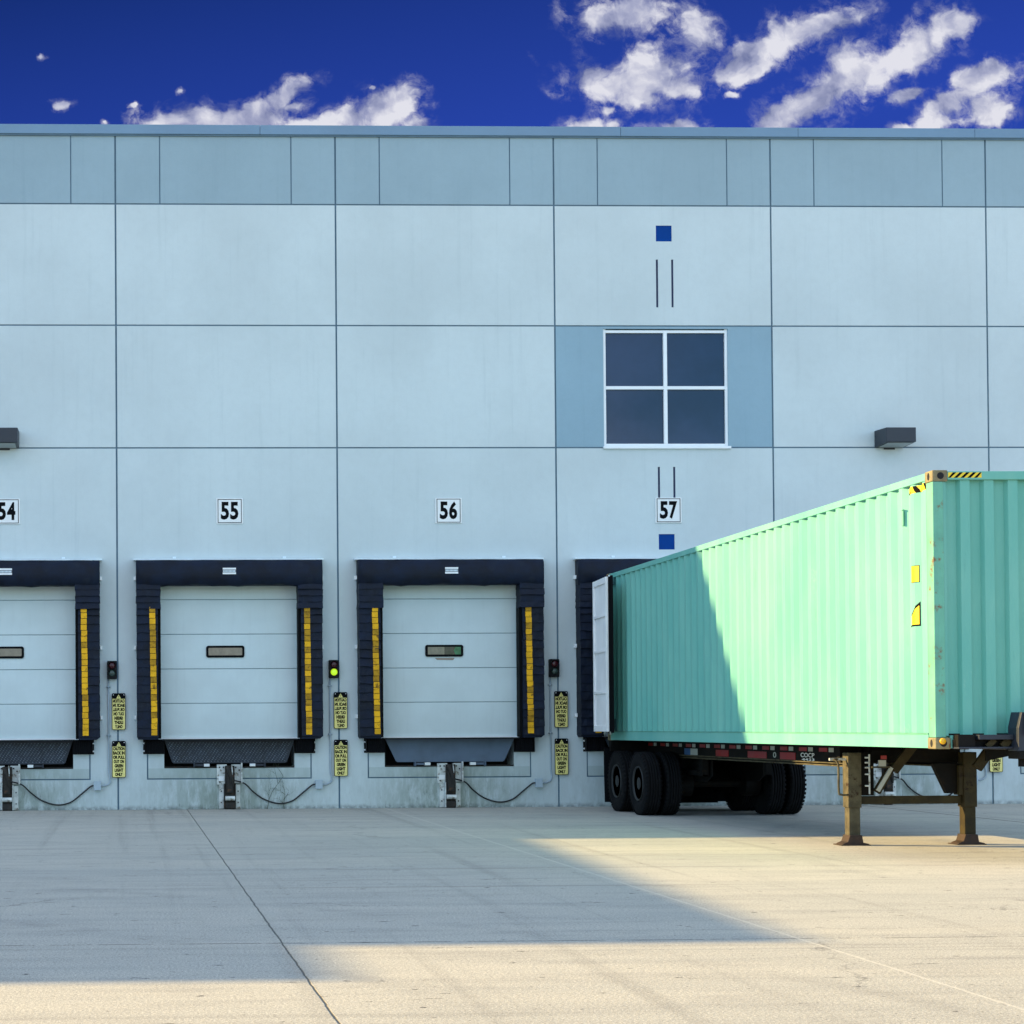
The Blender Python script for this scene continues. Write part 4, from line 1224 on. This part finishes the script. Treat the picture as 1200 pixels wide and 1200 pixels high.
# landing gear
LY = Y(-10.2)
for s, xl in ((-1, XX(8.945)), (1, XX(10.36))):
    lg = empty('landing_leg', (xl, LY, 0)); lg.parent = ch
    MB().box(-0.082, 0.082, -0.082, 0.082, 0.455, 1.12, 'legpaint' if s < 0 else 'olive').build('outer_tube', lg, bevel=0.008)
    MB().box(-0.068, 0.068, -0.068, 0.068, 0.07, 0.455, 'legpaint' if s < 0 else 'olive').build('inner_tube', lg, bevel=0.006)
    sh = MB().prism([(-0.165, 0.0), (0.165, 0.0), (0.16, 0.02), (0.09, 0.035), (0.075, 0.125), (-0.075, 0.125), (-0.10, 0.045), (-0.16, 0.02)], 'y', -0.10, 0.10, 'shoe')
    sh.box(-0.19, 0.17, -0.125, 0.125, 0.0005, 0.012, 'shoe')
    sh.build('foot', lg, bevel=0.004)
    if s > 0: MB().box(-0.135, -0.083, -0.07, 0.07, 0.60, 0.96, 'olive').build('mounting_bracket', lg, bevel=0.004)
    else: MB().box(0.083, 0.26, -0.02, 0.04, 0.60, 1.12, 'chassis').build('mounting_bracket', lg, bevel=0.004)
MB().box(XX(9.03), XX(10.275), LY-0.03, LY+0.03, 0.495, 0.592, 'olive').build('leg_cross_tube', ch, bevel=0.004)
def slab(mb, p, q, wd, dp, m):
    p = Vector(p); q = Vector(q); d = (q-p).normalized(); n = Vector((-d.z, 0, d.x))*wd/2
    mb.prism([((p+n).x, (p+n).z), ((q+n).x, (q+n).z), ((q-n).x, (q-n).z), ((p-n).x, (p-n).z)], 'y', p.y-dp/2, p.y+dp/2, m)
    return mb
slab(MB(), (XX(9.40), LY-0.12, 0.90), (XX(9.64), LY-0.12, 1.20), 0.11, 0.05, 'olive').build('diagonal_brace', ch)
slab(MB(), (XX(9.22), LY-0.06, 0.64), (XX(9.42), LY-0.06, 0.97), 0.085, 0.05, 'olive').build('diagonal_brace', ch)
slab(MB(), (XX(9.19), LY-0.16, 0.66), (XX(9.36), LY-0.16, 0.94), 0.045, 0.02, 'reflwhite').build('strap_brace', ch)
MB().box(XX(9.12), XX(9.34), LY-0.17, LY-0.08, 0.935, 0.955, 'legpaint').box(XX(9.20), XX(9.29), LY-0.17, LY-0.15, 0.956, 1.03, 'reflwhite').box(XX(9.23), XX(9.30), LY-0.165, LY-0.15, 1.04, 1.085, 'reflred').build('light_bracket', ch)
slab(MB(), (XX(10.33), LY-0.30, 0.93), (XX(10.62), LY-0.30, 1.33), 0.12, 0.05, 'olive').build('diagonal_brace', ch)
MB().prism([(XX(9.93), 0.98), (XX(10.24), 0.98), (XX(10.24), 0.62), (XX(10.10), 0.62)], 'y', LY-0.02, LY+0.06, 'chassis').build('gusset_plate', ch)
# a hidden deep crossmember closes the view under the container front
MB().box(-0.86, 0.60, Y(-9.98), Y(-9.90), 1.012, 1.19, 'chassis').box(-0.86, 0.60, Y(-10.0), Y(-9.88), 0.995, 1.0115, 'olive').build('crossmember', ch)
# crank and gear shaft
MB().tube(smooth_pts([(XX(8.78), LY-0.02, 1.04), (XX(8.70), LY-0.05, 1.035), (XX(8.735), LY-0.1, 0.98), (XX(8.74), LY-0.1, 0.66), (XX(8.77), LY-0.1, 0.615), (XX(8.85), LY-0.12, 0.612)], 5), 0.013, 'legpaint', 8).build('crank_handle', ch, smooth=True)
MB().tube([(XX(8.66), LY-0.02, 1.04), (XX(8.90), LY-0.02, 1.04)], 0.018, 'galv', 8).build('gear_shaft', ch)
gz = MB()
for z_ in (0.72, 0.86, 0.94, 1.0, 1.06): gz.tube([(XX(9.06), LY-0.10, z_), (XX(9.10), LY-0.12, z_)], 0.010, 'galv', 6)
gz.tube([(XX(9.115), LY-0.10, 0.62), (XX(9.115), LY-0.10, 1.10)], 0.010, 'galv', 6)
gz.build('chain_bracket', ch)

# front bolster and gooseneck end
yb = Y(-13.2415)
fb = MB(); fc = MB()
fb.box(-1.05, -0.48, yb-0.15, yb-0.012, 1.205, 1.225, 'navysteel').box(-0.84, -0.48, yb-0.16, yb-0.012, 1.300, 1.350, 'navysteel')
fc.box(0.48, 1.05, yb-0.15, yb-0.012, 1.205, 1.225, 'navysteel').box(0.48, 0.84, yb-0.16, yb-0.012, 1.300, 1.350, 'navysteel')
fb.box(-1.04, -0.86, yb-0.12, yb-0.012, 1.2255, 1.352, 'chassis')
fc.box(0.86, 1.04, yb-0.12, yb-0.012, 1.2255, 1.352, 'chassis').box(0.50, 1.05, yb-0.06, yb-0.013, 1.2256, 1.2995, 'chassis')
fb.box(-1.05, -0.50, yb-0.06, yb-0.013, 1.2256, 1.2995, 'chassis')
fb.build('front_bolster', ch, bevel=0.004); fc.build('front_bolster', ch, bevel=0.004)
slab(MB(), (XX(9.02), yb-0.10, 1.2255), (XX(9.10), yb-0.10, 1.299), 0.055, 0.03, 'olive').build('gusset_plate', ch)
slab(MB(), (XX(9.18), yb-0.10, 1.2255), (XX(9.25), yb-0.10, 1.299), 0.075, 0.03, 'olive').build('gusset_plate', ch)
MB().lathe([(0, 0.034), (-0.006, 0.034), (-0.014, 0.026), (-0.016, 0.001)], 'y', (XX(8.605), yb-0.004, 1.285), 'amber', 20).build('marker_lamp', ch, smooth=True)
ge = MB()
ge.prism([(-0.475, 1.18), (0.475, 1.18), (0.475, 1.42), (0.44, 1.58), (-0.44, 1.58), (-0.475, 1.42)], 'y', yb-0.25, yb-0.03, 'navysteel')
ge.box(-0.415, -0.385, yb-0.31, yb-0.251, 1.35, 1.59, 'navysteel').box(0.385, 0.415, yb-0.31, yb-0.251, 1.35, 1.59, 'navysteel')
ge.box(-0.475, 0.475, yb-0.26, yb-0.03, 1.10, 1.179, 'chassis')
ge.build('gooseneck_end', ch, bevel=0.006)
MB().tube([(-0.36, yb-0.14, 1.02), (-0.36, yb-0.14, 1.10)], 0.06, 'chassis', 14).build('kingpin', ch)
for (x_, z_) in ((-0.33, 1.30), (-0.33, 1.44), (0.33, 1.30), (0.33, 1.44), (-0.1, 1.3), (0.1, 1.3)):
    MB().lathe([(0, 0.016), (-0.012, 0.016), (-0.015, 0.008)], 'y', (x_, yb-0.2505, z_), 'reflwhite', 8).build('bolt', ch)
